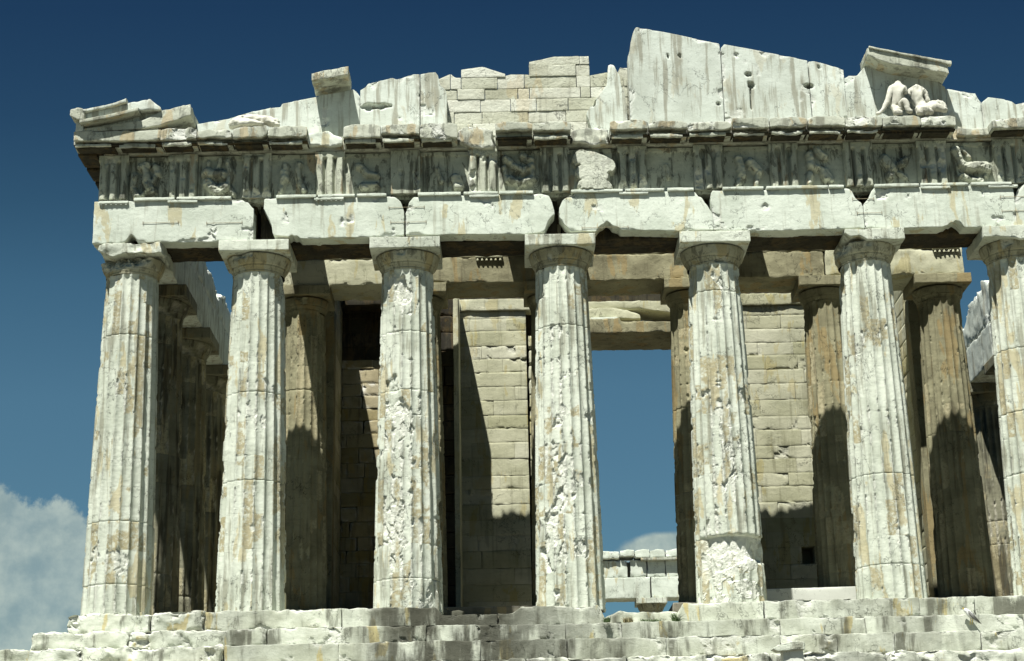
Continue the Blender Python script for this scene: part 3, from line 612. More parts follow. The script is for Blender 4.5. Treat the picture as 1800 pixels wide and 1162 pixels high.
def triglyph(k, x0, x1, z0=11.78, z1=13.1):
    w_ = x1-x0; n = 56; nz_ = 46
    s = np.linspace(0, 1, n); t = np.linspace(0, 1, nz_)
    Sx, Tz = np.meshgrid(s, t)
    def gro(s0, hw): return np.clip(1-np.abs(Sx-s0)/hw, 0, 1)
    g = np.maximum.reduce([gro(1/3, .088), gro(2/3, .088), gro(0, .08), gro(1, .08)])
    g = g*sstep(.875-Tz, 0, .03)
    X = x0+Sx*w_; Z = z0+Tz*(z1-z0)
    P = np.stack([X, 0*X-.87, Z], -1).reshape(-1, 3)
    nb = fbm(P, 2.0, 4, 500+k).reshape(X.shape); nh = fbm(P, 8, 3, 520+k).reshape(X.shape)
    plain = k == 4
    Y = -.885+(.0 if plain else .17)*g
    Y = Y-np.where(Tz > .88, .02, 0)
    wear = np.clip(nb*1.3-.25+(.45*sstep(.25-Tz, 0, .25) if k in (2, 7, 8, 9) else 0), 0, .6)*(.26)
    Y = np.maximum(Y, -.885+wear*(1+.4*nh))+.006*nh
    dm = np.clip((wear-.02)/.05, 0, 1)
    if k in (8, 9):     # drill-like hollows left of the lost glyphs
        for sx in (.3, .68):
            Y = np.maximum(Y, -.885+.16*sstep(1-np.sqrt(((Sx-sx)/.12)**2+((Tz-.80)/.14)**2), 0, .3)); 
    V = np.stack([X, Y, Z], -1)
    # sides back to the core
    rim = np.concatenate([V[0, :], V[1:, -1], V[-1, ::-1][1:], V[::-1, 0][1:-1]])
    bkk = rim.copy(); bkk[:, 1] = -.55
    VV = np.concatenate([V.reshape(-1, 3), rim, bkk]); n0 = n*nz_; m = len(rim)
    F = grid_faces(nz_, n); j = np.arange(m)
    F2 = np.stack([n0+j, n0+m+j, n0+m+(j+1) % m, n0+(j+1) % m], -1)
    o = mkmesh('triglyph', VV, np.concatenate([F, F2]), M_fri, attr=np.concatenate([dm.ravel(), np.zeros(2*m)]))
    nm_ = {4: 'plain ungrooved replacement block ', 8: 'worn grooved block with two round hollows ', 9: 'eroded grooved block with two hollows '}.get(k, 'grooved frieze block ')
    tag(o, nm_+wherecol[k], 'triglyph', 'grooved triglyph blocks of the frieze')
for k, (a, b) in enumerate(TRI): triglyph(k, a, b)
# metopes: relief carved from strokes (x, z) in panel units with a radius
FIG = {
 0: [[(.15, .55), (.12, .25), (.25, .08), .09], [(.3, .75), (.45, .8), .10], [(.4, .7), (.45, .45), (.6, .2), .10], [(.45, .45), (.62, .4), (.7, .75), .07], [(.65, .75), (.72, .6), .09], [(.5, .2), (.3, .05), .07]],
 1: [[(.2, .6), (.4, .55), (.55, .55), .12], [(.2, .62), (.22, .85), .06], [(.45, .6), (.5, .88), .07], [(.7, .85), (.75, .55), .09], [(.75, .55), (.68, .3), (.8, .1), .08], [(.25, .35), (.45, .15), (.65, .25), .12]],
 2: [[(.3, .7), (.3, .4), .10], [(.3, .4), (.2, .1), .07], [(.62, .75), (.6, .45), .09], [(.6, .45), (.75, .15), .08]],
 3: [[(.3, .7), (.5, .5), (.7, .45), .08], [(.4, .2), (.7, .2), .1]],
 4: [[(.75, .35), (.8, .15), .12], [(.35, .6), (.45, .3), .06]],
 5: [[(.2, .8), (.4, .6), (.6, .5), (.8, .6), .10], [(.6, .85), (.8, .75), .09], [(.3, .3), (.5, .2), (.8, .3), .10], [(.8, .6), (.85, .3), .07], [(.15, .6), (.2, .3), .07]],
 6: [[(.25, .75), (.5, .7), (.75, .55), .2], [(.3, .4), (.6, .35), .2], [(.3, .12), (.7, .1), .16], [(.55, .6), (.7, .3), .14]],
 7: [[(.4, .6), (.45, .3), .05]],
 8: [[(.35, .7), (.4, .3), .10], [(.4, .3), (.3, .05), .07], [(.6, .6), (.75, .4), .12], [(.75, .4), (.7, .05), .07]],
 9: [[(.25, .75), (.3, .5), .11], [(.45, .85), (.6, .7), .10], [(.3, .5), (.5, .4), (.6, .2), .09], [(.25, .3), (.2, .1), .08], [(.6, .4), (.7, .15), .07]],
 10: [[(.3, .6), (.4, .4), .13], [(.4, .4), (.35, .2), .10], [(.6, .5), (.75, .6), .08], [(.55, .3), (.7, .2), .06]],
 11: [[(.22, .82), (.3, .5), .09], [(.3, .5), (.45, .35), .10], [(.45, .4), (.7, .42), (.85, .38), .12], [(.3, .2), (.5, .1), (.7, .08), .07], [(.85, .4), (.82, .2), .05], [(.35, .85), (.5, .65), .05]],
 12: [[(.4, .7), (.5, .3), .1], [(.6, .6), (.7, .2), .08]], 13: [[(.4, .7), (.5, .3), .1]]}
mdesc = ['with two worn grappling figures', 'with a struggling group of limbs carved high', 'with faint traces of two standing figures', 'with flattened scarred surface', 'with a branching crack and stump of relief',
         'with a curled dark figure', 'with a bright bulky broken torso', 'with an almost blank blackened face', 'with arched remnants of a figure', 'with pitted remains of figures', 'with a worn head-like lump', 'with a sunlit rearing animal form', 'beyond the right edge', 'near the right corner']
def metope(k, x0, x1, z0=11.78, z1=13.08):
    n = 64; X, Z = np.meshgrid(np.linspace(x0, x1, n), np.linspace(z0, z1, n)); w_ = x1-x0
    P = np.stack([X, 0*X, Z], -1).reshape(-1, 3)
    nb = fbm(P, 2.4, 4, 600+k).reshape(X.shape); nh = fbm(P, 9, 4, 640+k).reshape(X.shape)
    u = (X-x0)/w_*1.0; v = (Z-z0)/(z1-z0); u = u+.05*nb; v = v+.05*nh
    h = np.zeros_like(X)
    for st in FIG.get(k, []):
        r = st[-1]*1.05; pts = st[:-1]
        for a, b in zip(pts[:-1], pts[1:]):
            ax_, az = a; bx, bz = b; dx, dz = bx-ax_, bz-az; L = dx*dx+dz*dz
            t = np.clip(((u-ax_)*dx+(v-az)*dz)/L, 0, 1); d = np.sqrt((u-ax_-t*dx)**2+(v-az-t*dz)**2)
            h = np.maximum(h, np.sqrt(np.clip(r*r-d*d, 0, None))*2.2)
    Y = -.69-np.minimum(h*(1+.3*nh), .27)-.02*np.clip(nb, -1, .6)-.008*nh-np.where(v > .92, .05, 0)
    V = np.stack([X, Y, Z], -1); rim = np.concatenate([V[0, :], V[1:, -1], V[-1, ::-1][1:], V[::-1, 0][1:-1]]); bkk = rim.copy(); bkk[:, 1] = -.55
    VV = np.concatenate([V.reshape(-1, 3), rim, bkk]); n0 = n*n; m = len(rim); j = np.arange(m)
    F2 = np.stack([n0+j, n0+m+j, n0+m+(j+1) % m, n0+(j+1) % m], -1)
    o = mkmesh('metope', VV, np.concatenate([grid_faces(n, n), F2]), M_fri, attr=np.concatenate([np.clip(h.ravel()*(1.6 if k in (6, 11) else .5), 0, 1), np.zeros(2*m)]))
    ns = ['first', 'second', 'third', 'fourth', 'fifth', 'sixth', 'seventh', 'eighth', 'ninth', 'tenth', 'eleventh', 'twelfth', 'thirteenth', 'fourteenth']
    tag(o, ns[k]+' frieze panel from the left, '+mdesc[k], 'relief panel', 'carved metope panels of the frieze')
for k in range(14): metope(k, TRI[k][1]+.003, TRI[k+1][0]-.003)

# cornice ------------------------------------------------------------
cl = ['long corner cornice block at the far left, under the tilted roof tiles', 'short cornice block with ochre left edge, right of the corner block', 'cornice block with grooved top, below the left end of the low gable wall',
 'cornice block with its lower right corner broken, under the lying sculpture fragment', 'cornice block left of the first gap in the cornice', 'cornice block right of the first gap, under the projecting roof slab at left',
 'cornice block midway between the second and third columns, shallow with curved lower edge', 'cornice block above the third column, left of the rubble filled gap', 'cornice block starting right of the second gap, between the third and fourth columns',
 'narrow cornice block left of the fourth column, under the gable rubble', 'cornice block just before the third gap, above the fourth column', 'cornice block right of the third gap, below the edge of the tallest slab', 'cornice block with clamp marks below the tallest gable slab',
 'chipped wide cornice block between the fourth and fifth columns', 'cornice block with two dark corners left above the fifth column', 'cornice block under the long sloping gable slab', 'cornice block under the capped gable slab, left of the statues',
 'cornice block below the left statue hand', 'cornice block under the paired statues knees', 'cornice block under the right statue, with a dark stained right end', 'cornice block at the far right, after the last gap']
for k, (x0, x1, zt, zb) in enumerate(GEIS):
    if k == 20: x1 = 29.9+.6
    zt = min(zt, 13.66) if k else 13.60; zb = zb+.07
    if k+1 < len(GEIS) and 0 < GEIS[k+1][0]-x1 < .2: x1 = GEIS[k+1][0]-.004
    e = empty('cornice_block', ((x0+x1)/2, -1.6, 13.1), cl[k], 'cornice block', 'projecting cornice blocks along the top')
    n = 6; rs = random.Random(k+60)
    tp = [(x0+.008+(x1-x0-.016)*i/n, zt+rs.uniform(-.02, .015)-(.05 if i in (0, n) and k not in (0,) else 0)) for i in range(n+1)]
    bt = [(x0+.008+(x1-x0-.016)*i/n, zb+rs.uniform(-.02, .02)+(.06 if (k in (3, 13, 15) and i == n) else 0)) for i in range(n+1)]
    slab('fascia', tp, bt, -1.50, -1.22, M_gei, e, res=.038, rnd=.02, amp=.009, spall=.05, chip=1.1, seed=700+k, backres=.08)
    slab('body', [(x0+.01, zt-.03), (x1-.01, zt-.03)], [(x0+.01, 13.19), (x1-.01, 13.19)], -1.23, -.05, M_gei, e, res=.15, rnd=.03, amp=.015, seed=730+k, backres=.2)
    slab('soffit', [(x0+.005, 13.235), (x1-.005, 13.235)], [(x0+.005, 13.205), (x1-.005, 13.205)], -1.40, -.80, M_shade, e, res=.15, rnd=.01, amp=.01, seed=790+k, backres=.15)  # dark sheet below the cornice, its shade painted in
    # mutules hang under the soffit
    x = x0+.07; kk = 0
    nmu = max(1, int(round((x1-x0)/1.07)))
    for j in range(nmu):
        a = x0+(x1-x0)*(j+.04)/nmu; b = x0+(x1-x0)*(j+.86)/nmu
        q_ = rs.random(); zl = 13.12+rs.uniform(-.01, .05); n_ = 5
        if q_ < .78:
            bl_ = [(a+(b-a)*v/n_, zl+rs.uniform(-.012, .03)) for v in range(n_+1)]
            slab('mutule', [(a, 13.24), (b, 13.24)], bl_, -1.45+rs.uniform(0, .05), -1.33, M_gei, e, res=.05, rnd=.02, amp=.02, chip=2, seed=760+k*3+j, backres=.1, spall=.04)
        slab('mutule_underside', [(a+.02, 13.22), (b-.02, 13.22)], [(a+.02, 13.135), (b-.02, 13.135)], -1.325, -.95, M_shade, e, res=.1, rnd=.02, amp=.01, seed=761+k*3+j, backres=.12)  # mutule bottoms coloured dark as painted shade
bl = ['bright broken cornice stump in the first gap, right of the second column', 'grey broken cornice stump at the left foot of the rubble wall',
      'bright broken cornice stump below the spike shaped gable slab', 'broken cornice stump at right, just past the statues']
for k, (tp, bt) in enumerate(BROKEN):
    tp = [(x, z) for x, z in tp]; bt = [(tp[0][0], bt[0][1])]+bt[1:-1]+[(tp[-1][0], bt[-1][1])]
    o = slab('broken_cornice_stump', tp, bt, -1.02, -.10, M_gei if k else M_arch, res=.045, rnd=.1, amp=.05, chip=2, seed=800+k, backres=.15); tag(o, bl[k], 'cornice block', 'broken cornice stumps in the gaps')
# continuous cornice core, so no light leaks through the gaps
cc = slab('cornice_core', [(-.75, 13.42), (29.6, 13.42)], [(-.75, 13.125), (29.6, 13.125)], -.86, -.3, M_gei, res=.06, rnd=.06, amp=.035, seed=810, backres=.15)
tag(cc, 'recessed rough stone band visible in the gaps of the cornice', 'stone band')
# flank return of the corner cornice (left side)
e = empty('side_cornice', (-1.2, 6, 13.1), 'dark cornice running back along the left side from the corner', 'cornice')
slab('fascia', [(-1.50, 13.60), (-1.22, 13.60)], [(-1.50, 13.24), (-1.22, 13.2)], -1.30, 34, M_gei, e, res=.08, rnd=.03, seed=811, backres=.3)
slab('soffit', [(-1.23, 13.55), (-.3, 13.55)], [(-1.23, 13.20), (-.3, 13.14)], -1.29, 34, M_shade, e, res=.12, rnd=.02, seed=812, backres=.4)  # side soffit also has its shade in the colour
for j in range(14):
    y = -.85+j*1.07; slab('mutule', [(-1.46, 13.22), (-.92, 13.2)], [(-1.46, 13.13), (-.92, 13.1)], y, y+.88, M_shade, e, res=.1, rnd=.02, seed=815+j, backres=.2)

# gable slabs ------------------------------------------------------------
HOLES = [(17.93, 15.42, .09, .06), (17.98, 15.08, .08, .09), (17.95, 14.6, .02, .3), (15.6, 16.05, .025, .05), (15.95, 16.05, .03, .06), (17.0, 14.5, .045, .03), (20.0, 15.6, .025, .06),
         (19.66, 15.0, .12, .06), (7.15, 14.62, .28, .07), (6.85, 14.6, .2, .09), (13.35, 14.6, .07, .09)]
def holes(P):
    d = np.zeros_like(P); f = P[:, 1] < -.35
    for hx, hz, rx, rz in HOLES:
        q = np.sqrt(((P[:, 0]-hx)/rx)**2+((P[:, 2]-hz)/rz)**2)+.25*vnoise(P, 9, 5)
        d[:, 1] = np.maximum(d[:, 1], np.where(f, .24*sstep(1.25-q, 0, .3), 0))
    return d
for k, (nm_, tp) in enumerate(TYMP):
    x0, x1 = tp[0][0], tp[-1][0]
    tp = [(x, z) for x, z in tp]
    z0 = 13.5
    if nm_.startswith('spike'):
        bt = [(x0, tp[0][1]-.05), (x0+.25, 13.35), (x1, 13.35)]
    else: bt = [(x0, z0), (x1, z0)]
    o = slab('gable_slab', tp, bt, -.62, -.27, M_ped, namp=holes, res=.036, rnd=.012, amp=.004, spall=.035, chip=.8, seed=820+k, backres=.1)
    tag(o, nm_+[' gable slab at the left end of the gable wall', ' gable slab left of and under the projecting roof slab', ' gable slab with a dark slot, right of the left roof slab', ' gable slab left of the rubble wall',
      ' gable slab right of the rubble wall', ' gable slab in the middle of the picture top', ' gable slab right of the tallest one, two dark holes on its seam', ' gable slab with a notch beside it, left of the statues', ' gable slab behind the paired statues',
      ' gable slab right of the statues', ' gable slab at the right picture edge'][k], 'wall slab', 'upright slabs of the gable wall')
# rubble wall --------------------------------------------------------------
rt_ = interp(RUBTOP)
parts = []; z = 13.35; row = 0; rs = random.Random(99)
while z < 16.4:
    h_ = rs.choice([.34, .40, .37]); x = 7.3+rs.uniform(-.3, 0)
    while x < 14.3:
        L = rs.uniform(.7, 1.6); xe = min(x+L, 14.4)
        for q in range(len(RUBTOP)-1):      # a block ends where the outline steps
            (xa, za), (xb, zb2) = RUBTOP[q], RUBTOP[q+1]
            if abs(zb2-za) > .12 and xb-xa < .15 and x+.25 < (xa+xb)/2 < xe and z > 14.6: xe = (xa+xb)/2
        xc = (x+xe)/2
        t0, t1 = rt_(x+.05), rt_(xe-.05); tm = max(rt_(xc), min(t0, t1))
        if tm > z+.14:
            lim = lambda q: max(z+.06, q) if q < z+h_+.14 else z+h_      # the topmost block of a stack reaches the broken outline
            zt0, zt1, ztm = lim(t0), lim(t1), lim(tm)
            parts.append(slab_data([(x+.008, zt0-.008), (xc, ztm-.006), (xe-.008, zt1-.008)], [(x+.008, z+.004), (xe-.008, z+.004)], -.30+rs.uniform(-.022, .022), .05, res=.055, rnd=.006, amp=.008, chip=1.0, seed=850+row*20+int(x*3) % 17, backres=.4))
        x = xe
    z += h_; row += 1
V, F, A = join(parts); o = mkmesh('rubble_wall', V, F, M_rub, attr=A); tag(o, 'wall of rough squared blocks filling the middle of the gable, set back', 'wall')
bkw = slab('gable_backing', [(3.5, 13.9), (7.6, 14.6), (7.8, 14.2), (13.6, 14.6), (14.2, 15.9), (20.7, 14.9), (24, 14.0), (29, 13.5)], [(3.5, 13.3), (29, 13.3)], -.26, .02, M_rub, res=.1, rnd=.05, amp=.03, seed=880, backres=.2)
tag(bkw, 'rough backing wall behind the gable slabs', 'wall')

# raking roof slabs -----------------------------------------------------------
e = empty('raking_cornice', (5.75, -.9, 14.9), 'thick tilted slab jutting from the gable at left, its shadow on the wall below', 'roof slab', 'jutting tilted slabs on the gable')
slab('slab_body', [(5.25, 15.37), (5.6, 15.46), (6.30, 15.58)], [(5.25, 15.14), (6.30, 15.32)], -1.30, -.2, M_gei, e, res=.04, rnd=.03, amp=.014, seed=901, backres=.08)
e = empty('raking_cornice', (22.45, -.9, 14.8), 'large tilted slab roofing the two seated statues at right', 'roof slab', 'jutting tilted slabs on the gable')
slab('slab_body', [(21.30, 15.88), (22.43, 15.60), (23.60, 15.33)], [(21.30, 15.64), (21.63, 15.48), (22.08, 15.32), (22.43, 15.27), (23.55, 15.03)], -1.28, -.2, M_gei, e, res=.04, rnd=.03, amp=.01, seed=902, backres=.08)
slab('weathered_lip', [(21.33, 15.92), (22.33, 15.67), (23.13, 15.49), (23.68, 15.38)], [(21.33, 15.86), (22.33, 15.61), (23.13, 15.42), (23.68, 15.26)], -1.34, -1.18, M_gei, e, res=.04, rnd=.02, amp=.02, chip=2, seed=903)
# corner: lower raking slab, moulding and upturned gutter
e = empty('roof_corner', (.3, -1.5, 13.6), 'stack of tilted roof edge stones at the far left corner', 'roof corner')
slab('raking_slab', [(-1.3, 13.68), (.45, 13.93), (1.05, 14.23), (1.6, 14.37), (1.85, 14.36)], [(-1.3, 13.60), (.4, 13.66), (1.1, 13.80), (1.9, 14.08)], -1.46, .0, M_gei, e, res=.04, rnd=.03, amp=.014, seed=905, backres=.1)
slab('raking_slab_end', [(1.3, 14.30), (1.8, 14.43)], [(1.3, 14.15), (1.8, 14.2)], -1.4, .0, M_gei, e, res=.04, rnd=.03, amp=.02, seed=912, backres=.1)
slab('moulding', [(-1.25, 13.86), (-.3, 14.04), (.40, 14.22)], [(-1.28, 13.75), (-.3, 13.93), (.40, 14.12)], -1.72, -1.3, M_gei, e, res=.04, rnd=.02, amp=.01, seed=906)
slab('gutter', [(-1.15, 14.14), (0.0, 14.42), (.68, 14.55), (1.0, 14.28)], [(-1.25, 13.84), (.4, 14.19), (1.0, 14.20)], -1.56, -1.2, M_ped, e, res=.04, rnd=.05, amp=.01, seed=907)
slab('gutter_lip', [(-1.16, 14.20), (-.35, 14.38), (.03, 14.52)], [(-1.16, 14.12), (-.35, 14.30), (.03, 14.40)], -1.66, -1.4, M_ped, e, res=.04, rnd=.02, seed=908)
slab('corner_knob', [(-1.54, 14.2), (-1.3, 14.24), (-1.12, 14.2)], [(-1.54, 14.0), (-1.4, 13.9), (-1.12, 13.84)], -1.72, -1.2, M_gei, e, res=.035, rnd=.07, seed=909)
slab('corner_side', [(-1.42, 13.98), (-1.18, 14.05)], [(-1.40, 13.58), (-1.2, 13.6)], -1.5, .0, M_ped, e, res=.05, rnd=.04, seed=910)

slab('gutter_core', [(-1.2, 14.0), (.3, 14.3), (.9, 14.3)], [(-1.2, 13.6), (.9, 13.66)], -1.30, -.1, M_ped, e, res=.08, rnd=.03, amp=.01, seed=914)
# statues --------------------------------------------------------------------
def blob(name, chains, parent=None, label=None, cat=None, group=None, fold=.02, seed=0, sub=2, mat=None, fine=.012, dirx=(3, 3, 14)):
    """limbs given as chains of (x,y,z,r) merged by a skin + subdivision, then given folds"""
    vs = []; es = []; rs_ = []
    def add(p):
        for i, q in enumerate(vs):
            if (Vector(q)-Vector(p[:3])).length < 1e-4: return i
        vs.append(p[:3]); rs_.append(p[3]); return len(vs)-1
    for c in chains:
        prev = None
        for p in c:
            i = add(p)
            if prev is not None and prev != i: es.append((prev, i))
            prev = i
    me = bpy.data.meshes.new('tmp'); me.from_pydata(vs, es, []); ob = bpy.data.objects.new('tmp', me); COL.objects.link(ob)
    sk = ob.modifiers.new('s', 'SKIN'); sd_ = me.skin_vertices[0].data
    for i, r in enumerate(rs_):
        sd_[i].radius = (r if not hasattr(r, '__len__') else r[0], r if not hasattr(r, '__len__') else r[1]); sd_[i].use_root = (i == 0)
    ss = ob.modifiers.new('u', 'SUBSURF'); ss.levels = sub+1; ss.render_levels = sub+1
    dg = bpy.context.evaluated_depsgraph_get(); m2 = bpy.data.meshes.new_from_object(ob.evaluated_get(dg))
    n = len(m2.vertices); V = np.zeros(n*3, np.float32); m2.vertices.foreach_get('co', V); V = V.reshape(-1, 3).astype(float)
    Nn = np.zeros(n*3, np.float32); m2.vertices.foreach_get('normal', Nn); Nn = Nn.reshape(-1, 3)
    V += Nn*(fbm(V*np.array(dirx), 1.0, 3, seed)*fold+fbm(V, 8, 4, seed+5)*fine)[:, None]
    F = [list(p.vertices) for p in m2.polygons]
    bpy.data.objects.remove(ob); bpy.data.meshes.remove(me); bpy.data.meshes.remove(m2)
    o = mkmesh(name, V, F, mat or M_stat, parent)
    if label: tag(o, label, cat, group)
    return o
GS = 'gable sculptures left in place'
zb = 13.63; yb_ = -1.0
# left figure: headless male, leaning on his left-hand arm, knees drawn up
A1 = (22.02, -1.12, 13.82, .22); A2 = (22.03, -1.10, 14.06, .165); A3 = (22.08, -1.10, 14.36, .215); A4 = (22.12, -1.10, 14.60, .22)
blob('statue', [[A1, A2, A3, A4, (22.14, -1.10, 14.80, .10), (22.16, -1.10, 14.88, .085)],
     [A4, (21.93, -1.13, 14.62, .13), (21.84, -1.18, 14.40, .092), (21.74, -1.22, 14.16, .082), (21.62, -1.28, 13.94, .066), (21.50, -1.32, 13.80, .058), (21.38, -1.36, 13.74, .04)],
     [A4, (22.30, -1.12, 14.62, .12), (22.36, -1.16, 14.44, .075)],
     [A1, (22.10, -1.30, 13.98, .15), (22.20, -1.42, 14.16, .135), (22.25, -1.44, 13.98, .105), (22.28, -1.45, 13.78, .09), (22.38, -1.50, 13.72, .06)],
     [A1, (21.98, -1.34, 13.78, .12), (21.9, -1.46, 13.74, .10), (22.12, -1.50, 13.72, .08)]],
     label='headless seated marble figure propped on its arm, left one of the pair', cat='statue', group=GS, fold=.018, seed=31, dirx=(4, 4, 7))
B1 = (22.74, -1.10, 13.86, .23); B2 = (22.70, -1.08, 14.08, .16); B3 = (22.66, -1.08, 14.32, .19); B4 = (22.66, -1.08, 14.54, .20)
blob('statue', [[B1, B2, B3, B4, (22.68, -1.08, 14.70, .10), (22.69, -1.08, 14.76, .09)],
     [B4, (22.50, -1.10, 14.56, .11), (22.45, -1.14, 14.40, .07)], [B4, (22.84, -1.06, 14.56, .11), (22.92, -1.02, 14.38, .08), (22.98, -1.05, 14.22, .06)],
     [B1, (22.92, -1.28, 13.94, .18), (23.12, -1.40, 13.92, .15), (23.30, -1.44, 13.82, .10), (23.40, -1.46, 13.74, .06)],
     [B1, (22.96, -1.08, 14.04, .16), (23.18, -1.12, 14.14, .15), (23.34, -1.16, 14.10, .13), (23.38, -1.2, 13.90, .11)],
     [B1, (22.62, -1.34, 13.78, .12), (22.52, -1.46, 13.74, .07)], [B1, (22.84, -1.42, 13.76, .12), (23.0, -1.46, 13.74, .07)]],
     label='headless draped marble figure with robe over its legs, right one of the pair', cat='statue', group=GS, fold=.06, seed=47, dirx=(9, 9, 4))
blob('sculpture_fragment', [[(2.85, -1.15, 13.80, .14), (3.05, -1.12, 13.98, .17), (3.35, -1.1, 14.04, .17), (3.75, -1.08, 14.06, .15), (4.1, -1.05, 14.02, .13), (4.3, -1.05, 13.92, .09)],
     [(3.05, -1.12, 13.98, .17), (3.2, -1.30, 13.86, .13), (3.6, -1.34, 13.84, .11), (3.95, -1.3, 13.78, .09)], [(3.75, -1.08, 14.06, .15), (3.95, -1.24, 13.92, .12), (4.35, -1.24, 13.76, .08)]],
     label='reclining folded marble sculpture fragment lying on the cornice left of the sloping slab', cat='statue', group=GS, fold=.06, seed=61, dirx=(4, 6, 9))

# white bird on the middle step --------------------------------------------------
M_bw = simple('white_feathers', (.85, .86, .84), .7); M_bg = simple('grey_feathers', (.22, .22, .2), .7); M_by = simple('yellow_beak', (.75, .55, .08), .5)
bz = -.56
def bird():
    ch = [[(22.38, -1.86, -.44, .035), (22.41, -1.87, -.47, .055), (22.45, -1.88, -.51, .06), (22.50, -1.88, -.57, .085), (22.55, -1.88, -.64, .075), (22.61, -1.88, -.73, .04), (22.64, -1.88, -.78, .02)]]
    o = blob('bird', ch, label='white bird with yellow beak and grey wing tips clinging to the middle step at right', cat='bird', fold=.002, seed=3, mat=M_bw, fine=.001)
    o['base3'] = list(o.location)
    # o carries its own parts
    def part(nm, V, F, m): mkmesh(nm, np.array(V, float), F, m, o)
    V, F, A = tube([(22.375, -1.87, -.435), (22.35, -1.89, -.43), (22.325, -1.90, -.425)], [.02, .012, .003], 8); part('beak', V, F, M_by)
    for s_, (dx, dy) in enumerate([(-.02, -.09), (.06, .06)]):
        V = [(22.47+dx, -1.88+dy, -.50), (22.52+dx, -1.90+dy, -.52), (22.60+dx, -1.92+dy, -.64), (22.74+dx, -1.93+dy, -.84), (22.70+dx, -1.92+dy, -.82), (22.56+dx, -1.90+dy, -.70), (22.48+dx, -1.89+dy, -.58)]
        n = len(V); V = V+[(x, y+.012, z) for x, y, z in V]
        F = [list(range(n)), list(range(2*n-1, n-1, -1))]+[[i, n+i, n+(i+1) % n, (i+1) % n] for i in range(n)]; part('wing', V, F, M_bg)
    for dx in (0, .05):
        V, F, A = tube([(22.52+dx, -1.93, -.68), (22.50+dx, -1.90, -.80), (22.50+dx, -1.86, -.84)], .009, 6); part('leg', V, F, M_by)
bird()

# ================================================================ inner entablature
e = empty('inner_architrave', (14.5, 3.75, 10.66), 'brown inner architrave spanning the second row of columns, pale renewed right end', 'stone beam')
cuts = [3.75, 8.0, 12.15, 16.35, 20.6, 24.88]
for k in range(5):
    m = M_inn if k not in (0, 4) else M_wall
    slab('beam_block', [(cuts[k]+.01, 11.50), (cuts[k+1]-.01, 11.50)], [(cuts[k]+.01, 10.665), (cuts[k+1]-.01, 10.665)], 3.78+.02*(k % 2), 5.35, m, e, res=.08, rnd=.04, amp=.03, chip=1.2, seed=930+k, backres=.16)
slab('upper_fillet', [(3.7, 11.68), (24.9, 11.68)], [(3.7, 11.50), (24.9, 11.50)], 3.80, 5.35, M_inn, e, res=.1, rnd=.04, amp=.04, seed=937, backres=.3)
for xc in (10.22, 24.36):
    ps = [slab_data([(xc-.42, 11.56), (xc+.42, 11.56)], [(xc-.42, 11.46), (xc+.42, 11.46)], 3.68, 3.8, res=.06, rnd=.01, amp=.004, seed=3)]
    for j in range(6): ps.append(tube([(xc-.35+.14*j, 3.73, 11.47), (xc-.35+.14*j, 3.73, 11.36)], [.03, .04], 8))
    V, F, A = join(ps); mkmesh('guttae_strip', V, F, M_wall, e)
rsx = random.Random(5); tp = [(3.7, 13.2)]
x = 3.7
while x < 24.6: x += rsx.uniform(.35, .9); tp.append((min(x, 24.85), 13.05+rsx.uniform(-.25, .28)+(.15 if 8 < x < 20 else 0)))
o = slab('inner_frieze', tp, [(3.7, 11.69), (tp[-1][0], 11.69)], 3.86, 5.3, M_wall, res=.1, rnd=.1, amp=.08, chip=1.5, seed=940, backres=.2)
tag(o, 'broken topped inner frieze wall above the inner architrave', 'wall')
# surviving ceiling beams between the two rows, their shadows fall on the inner architrave
for k, (a, b) in enumerate([(3.82, 4.86), (10.60, 12.9), (17.0, 18.42)]):
    o = slab('ceiling_beam', [(a, 12.98), (b, 12.98)], [(a, 12.55), (b, 12.55)], .88, 3.86, M_shade, res=.15, rnd=.03, amp=.02, seed=945+k, backres=.2)
    tag(o, ['surviving ceiling beam over the gap between the second column and the inner row', 'wide surviving ceiling slab behind the fourth front column', 'surviving ceiling slab behind the fifth front column'][k], 'ceiling beam', 'marble ceiling beams of the porch')

# ================================================================ rear wall with the great doorway
def masonry(x0, x1, z0, z1, y0, y1, h_, seed, parts, lmin=.9, lmax=1.9, jit=.009, top=None, b=.003, gap=.0008):
    rs = random.Random(seed); z = z0; row = 0
    while z < z1-.05:
        zt = min(z+h_*rs.uniform(.86, 1.14), z1); x = x0-(rs.uniform(.2, .8) if row % 2 else 0)
        while x < x1:
            L = rs.uniform(lmin, lmax); a = max(x, x0); bb = min(x+L, x1)
            if x1-bb < .3: bb = x1
            if bb-a > .08 and (top is None or z+.1 < top((a+bb)/2)):
                zz = zt if top is None else min(zt, top((a+bb)/2))
                dy = rs.uniform(-jit, jit); rnd = b*rs.choice([.6, 1, 1, 1.6, 5])
                hs_ = [h for h in ((20.35, 3.15, .42), (10.6, 2.35, .36)) if a < h[0]-.25 and bb > h[0]+.25 and z < h[1] < zt]
                if hs_:       # a square putlog socket left in this block
                    hx = hs_[0][0]; hw = hs_[0][2]/2
                    for (u0, u1, yy) in ((a, hx-hw, y0+dy), (hx-hw, hx+hw, y0+.9), (hx+hw, bb, y0+dy)):
                        if u1-u0 > .06: parts.append(slab_data([(u0, zz-gap), (u1, zz-gap)], [(u0, z), (u1, z)], yy, y1, res=.1, rnd=.005, amp=.006, seed=seed, backres=9))
                else: parts.append(slab_data([(a+gap, zz-gap), (bb-gap, zz-gap)], [(a+gap, z), (bb-gap, z)], y0+dy, y1, res=.075, rnd=rnd, amp=.005, chip=1.2, seed=seed+row*31+int(a*7) % 29, backres=9, spall=.04 if rs.random() < .22 else .008))
            x += L
            if bb == x1: break
        z = zt; row += 1
WY = 9.0
